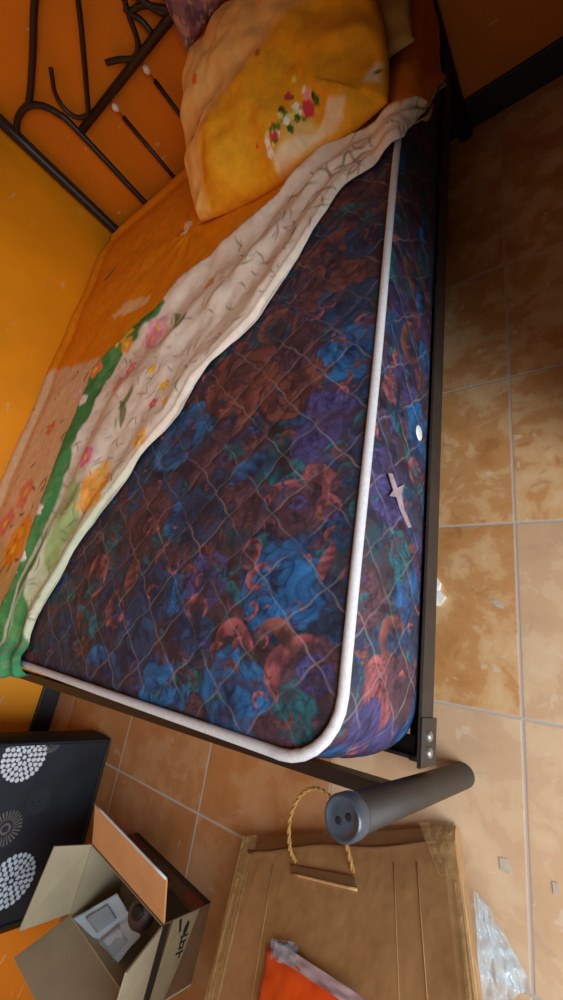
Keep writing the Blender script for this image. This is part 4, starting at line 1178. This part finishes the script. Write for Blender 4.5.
# orange packet on the carton
pk = thing('orange_packet', 'orange plastic packet with a pinkish clear strip lying on the flat carton', 'packet', tuple(kp(0.24, 0.23, 0.006)))
PKc = [kp(0.137, 0.165, 0.007), kp(0.215, 0.165, 0.007), kp(0.335, 0.225, 0.007), kp(0.335, 0.40, 0.007), kp(0.137, 0.40, 0.007)]
gx_, gy_ = np.meshgrid(np.linspace(0, 1, 36), np.linspace(0, 1, 36), indexing='ij'); gx_ = gx_.ravel(); gy_ = gy_.ravel()
yl = 0.158 + 0.075 * np.clip(gx_ - 0.25, 0, 1)
pkV = np.array([kp(0.130 + 0.205 * a_, y0 + (0.40 - y0) * b_, 0.006 + 0.018 * (max(0, math.sin(PI * a_)) * max(0, math.sin(PI * b_))) ** 0.4 + 0.010 * n_) for a_, b_, y0, n_ in zip(gx_, gy_, yl, np.abs(fbm(gx_ * 5, gy_ * 5, 44, 3) - 0.5))])
po = fix_normals(mesh('packet_body', pkV, grid_faces(36, 36), M['orange_film'], pk, True)); po.modifiers.new('t', 'SOLIDIFY').thickness = 0.001
crumple('clear_strip', [kp(0.150, 0.148, 0.010), kp(0.345, 0.208, 0.022), kp(0.345, 0.226, 0.026), kp(0.150, 0.168, 0.014)], M['grip'], pk, 0.006, 21, 30, 6, lab='pinkish white clear strip')
crumple('clear_corner', [kp(0.140, 0.145, 0.008), kp(0.20, 0.150, 0.008), kp(0.21, 0.185, 0.022), kp(0.150, 0.175, 0.018)], M['film'], pk, 0.012, 29, 14, 10, lab='clear crinkled corner')

# ------------------------------------------------------------------ scraps on the tiles
def scrap(label, cx, cy, pts, h=0.004, seed=0, mat='scrap_dull'):
    rs = np.random.RandomState(seed)
    n = len(pts)
    V = [(cx, cy, h)] + [(cx + a_, cy + b_, h * (0.4 + 0.9 * rs.rand())) for a_, b_ in pts] + [(cx + a_ * 0.95, cy + b_ * 0.95, 0.0004) for a_, b_ in pts] + [(cx, cy, 0.0004)]
    Fc = []
    for i in range(n):
        j = (i + 1) % n
        Fc += [(0, 1 + i, 1 + j), (1 + i, 1 + n + i, 1 + n + j, 1 + j), (2 * n + 1, 1 + n + j, 1 + n + i)]
    o = fix_normals(mesh('paper_scrap', V, Fc, M[mat]))
    return tag(o, label, 'scrap')
p = atz(441, 592, 0)
scrap('white crumpled paper scrap on the floor peeking from beneath the bed side rail', p[0] - 0.012, p[1], [(-0.03, -0.03), (0.012, -0.034), (0.026, -0.012), (0.010, 0.002), (0.014, 0.02), (-0.004, 0.044), (-0.03, 0.04)], 0.012, 2, 'scrap')
p = atz(505, 866, 0)
scrap('pale round scrap on the tile right of the carton corner', p[0], p[1], [(-0.008, -0.008), (0.006, -0.010), (0.011, 0.0), (0.005, 0.012), (-0.009, 0.010)], 0.0012, 3)
p = atz(556, 888, 0)
scrap('tiny pale scrap beyond the long grout line at the picture edge', p[0], p[1], [(-0.004, -0.009), (0.005, -0.006), (0.004, 0.008), (-0.005, 0.007)], 0.0012, 4)
p = atz(498, 604, 0)  # thin raised sliver standing for a faint mark on the tile
scrap('small cream mark on the middle tile between rail and long grout line', p[0], p[1], [(-0.014, 0.006), (-0.004, -0.006), (0.012, -0.010), (0.008, 0.004), (-0.006, 0.010)], 0.0012, 5)

# ------------------------------------------------------------------ light
w = bpy.data.worlds.new('daylight'); SC.world = w; w.use_nodes = True
bg = w.node_tree.nodes['Background']; bg.inputs[0].default_value = (0.62, 0.80, 1.0, 1); bg.inputs[1].default_value = 1.0
def area(name, loc, target, sx, sy, power, color, spread=180):
    l = bpy.data.lights.new(name, 'AREA'); l.shape = 'RECTANGLE'; l.size = sx; l.size_y = sy; l.energy = power; l.color = color
    l.spread = math.radians(spread)
    o = bpy.data.objects.new(name, l); COL.objects.link(o); o.location = loc
    d = Vector(target) - Vector(loc); o.rotation_euler = d.to_track_quat('-Z', 'Y').to_euler()
    return o
area('doorway_daylight', (XR + 0.16, (DY0 + DY1) / 2, 1.15), (-1.0, 0.35, 0.35), 1.05, 1.9, 47, (0.84, 0.93, 1.0), 150)

# ------------------------------------------------------------------ camera and colour
cd = bpy.data.cameras.new('camera'); cam = bpy.data.objects.new('camera', cd); COL.objects.link(cam)
cd.sensor_fit = 'VERTICAL'; cd.sensor_height = 36.0; cd.sensor_width = 36.0
cd.lens = F_PX * 36.0 / 1000.0
cd.clip_start = 0.02
Mx = Matrix([list(ROT[0]) + [0], list(ROT[1]) + [0], list(ROT[2]) + [1.0065], [0, 0, 0, 1]])
cam.matrix_world = Mx
SC.camera = cam
SC.view_settings.view_transform = 'Standard'
SC.view_settings.look = 'None'
SC.view_settings.gamma = 1.0
SC.view_settings.use_curve_mapping = False
SC.view_settings.exposure = 0.0
SC.cycles.use_denoising = True
SC.cycles.max_bounces = 8
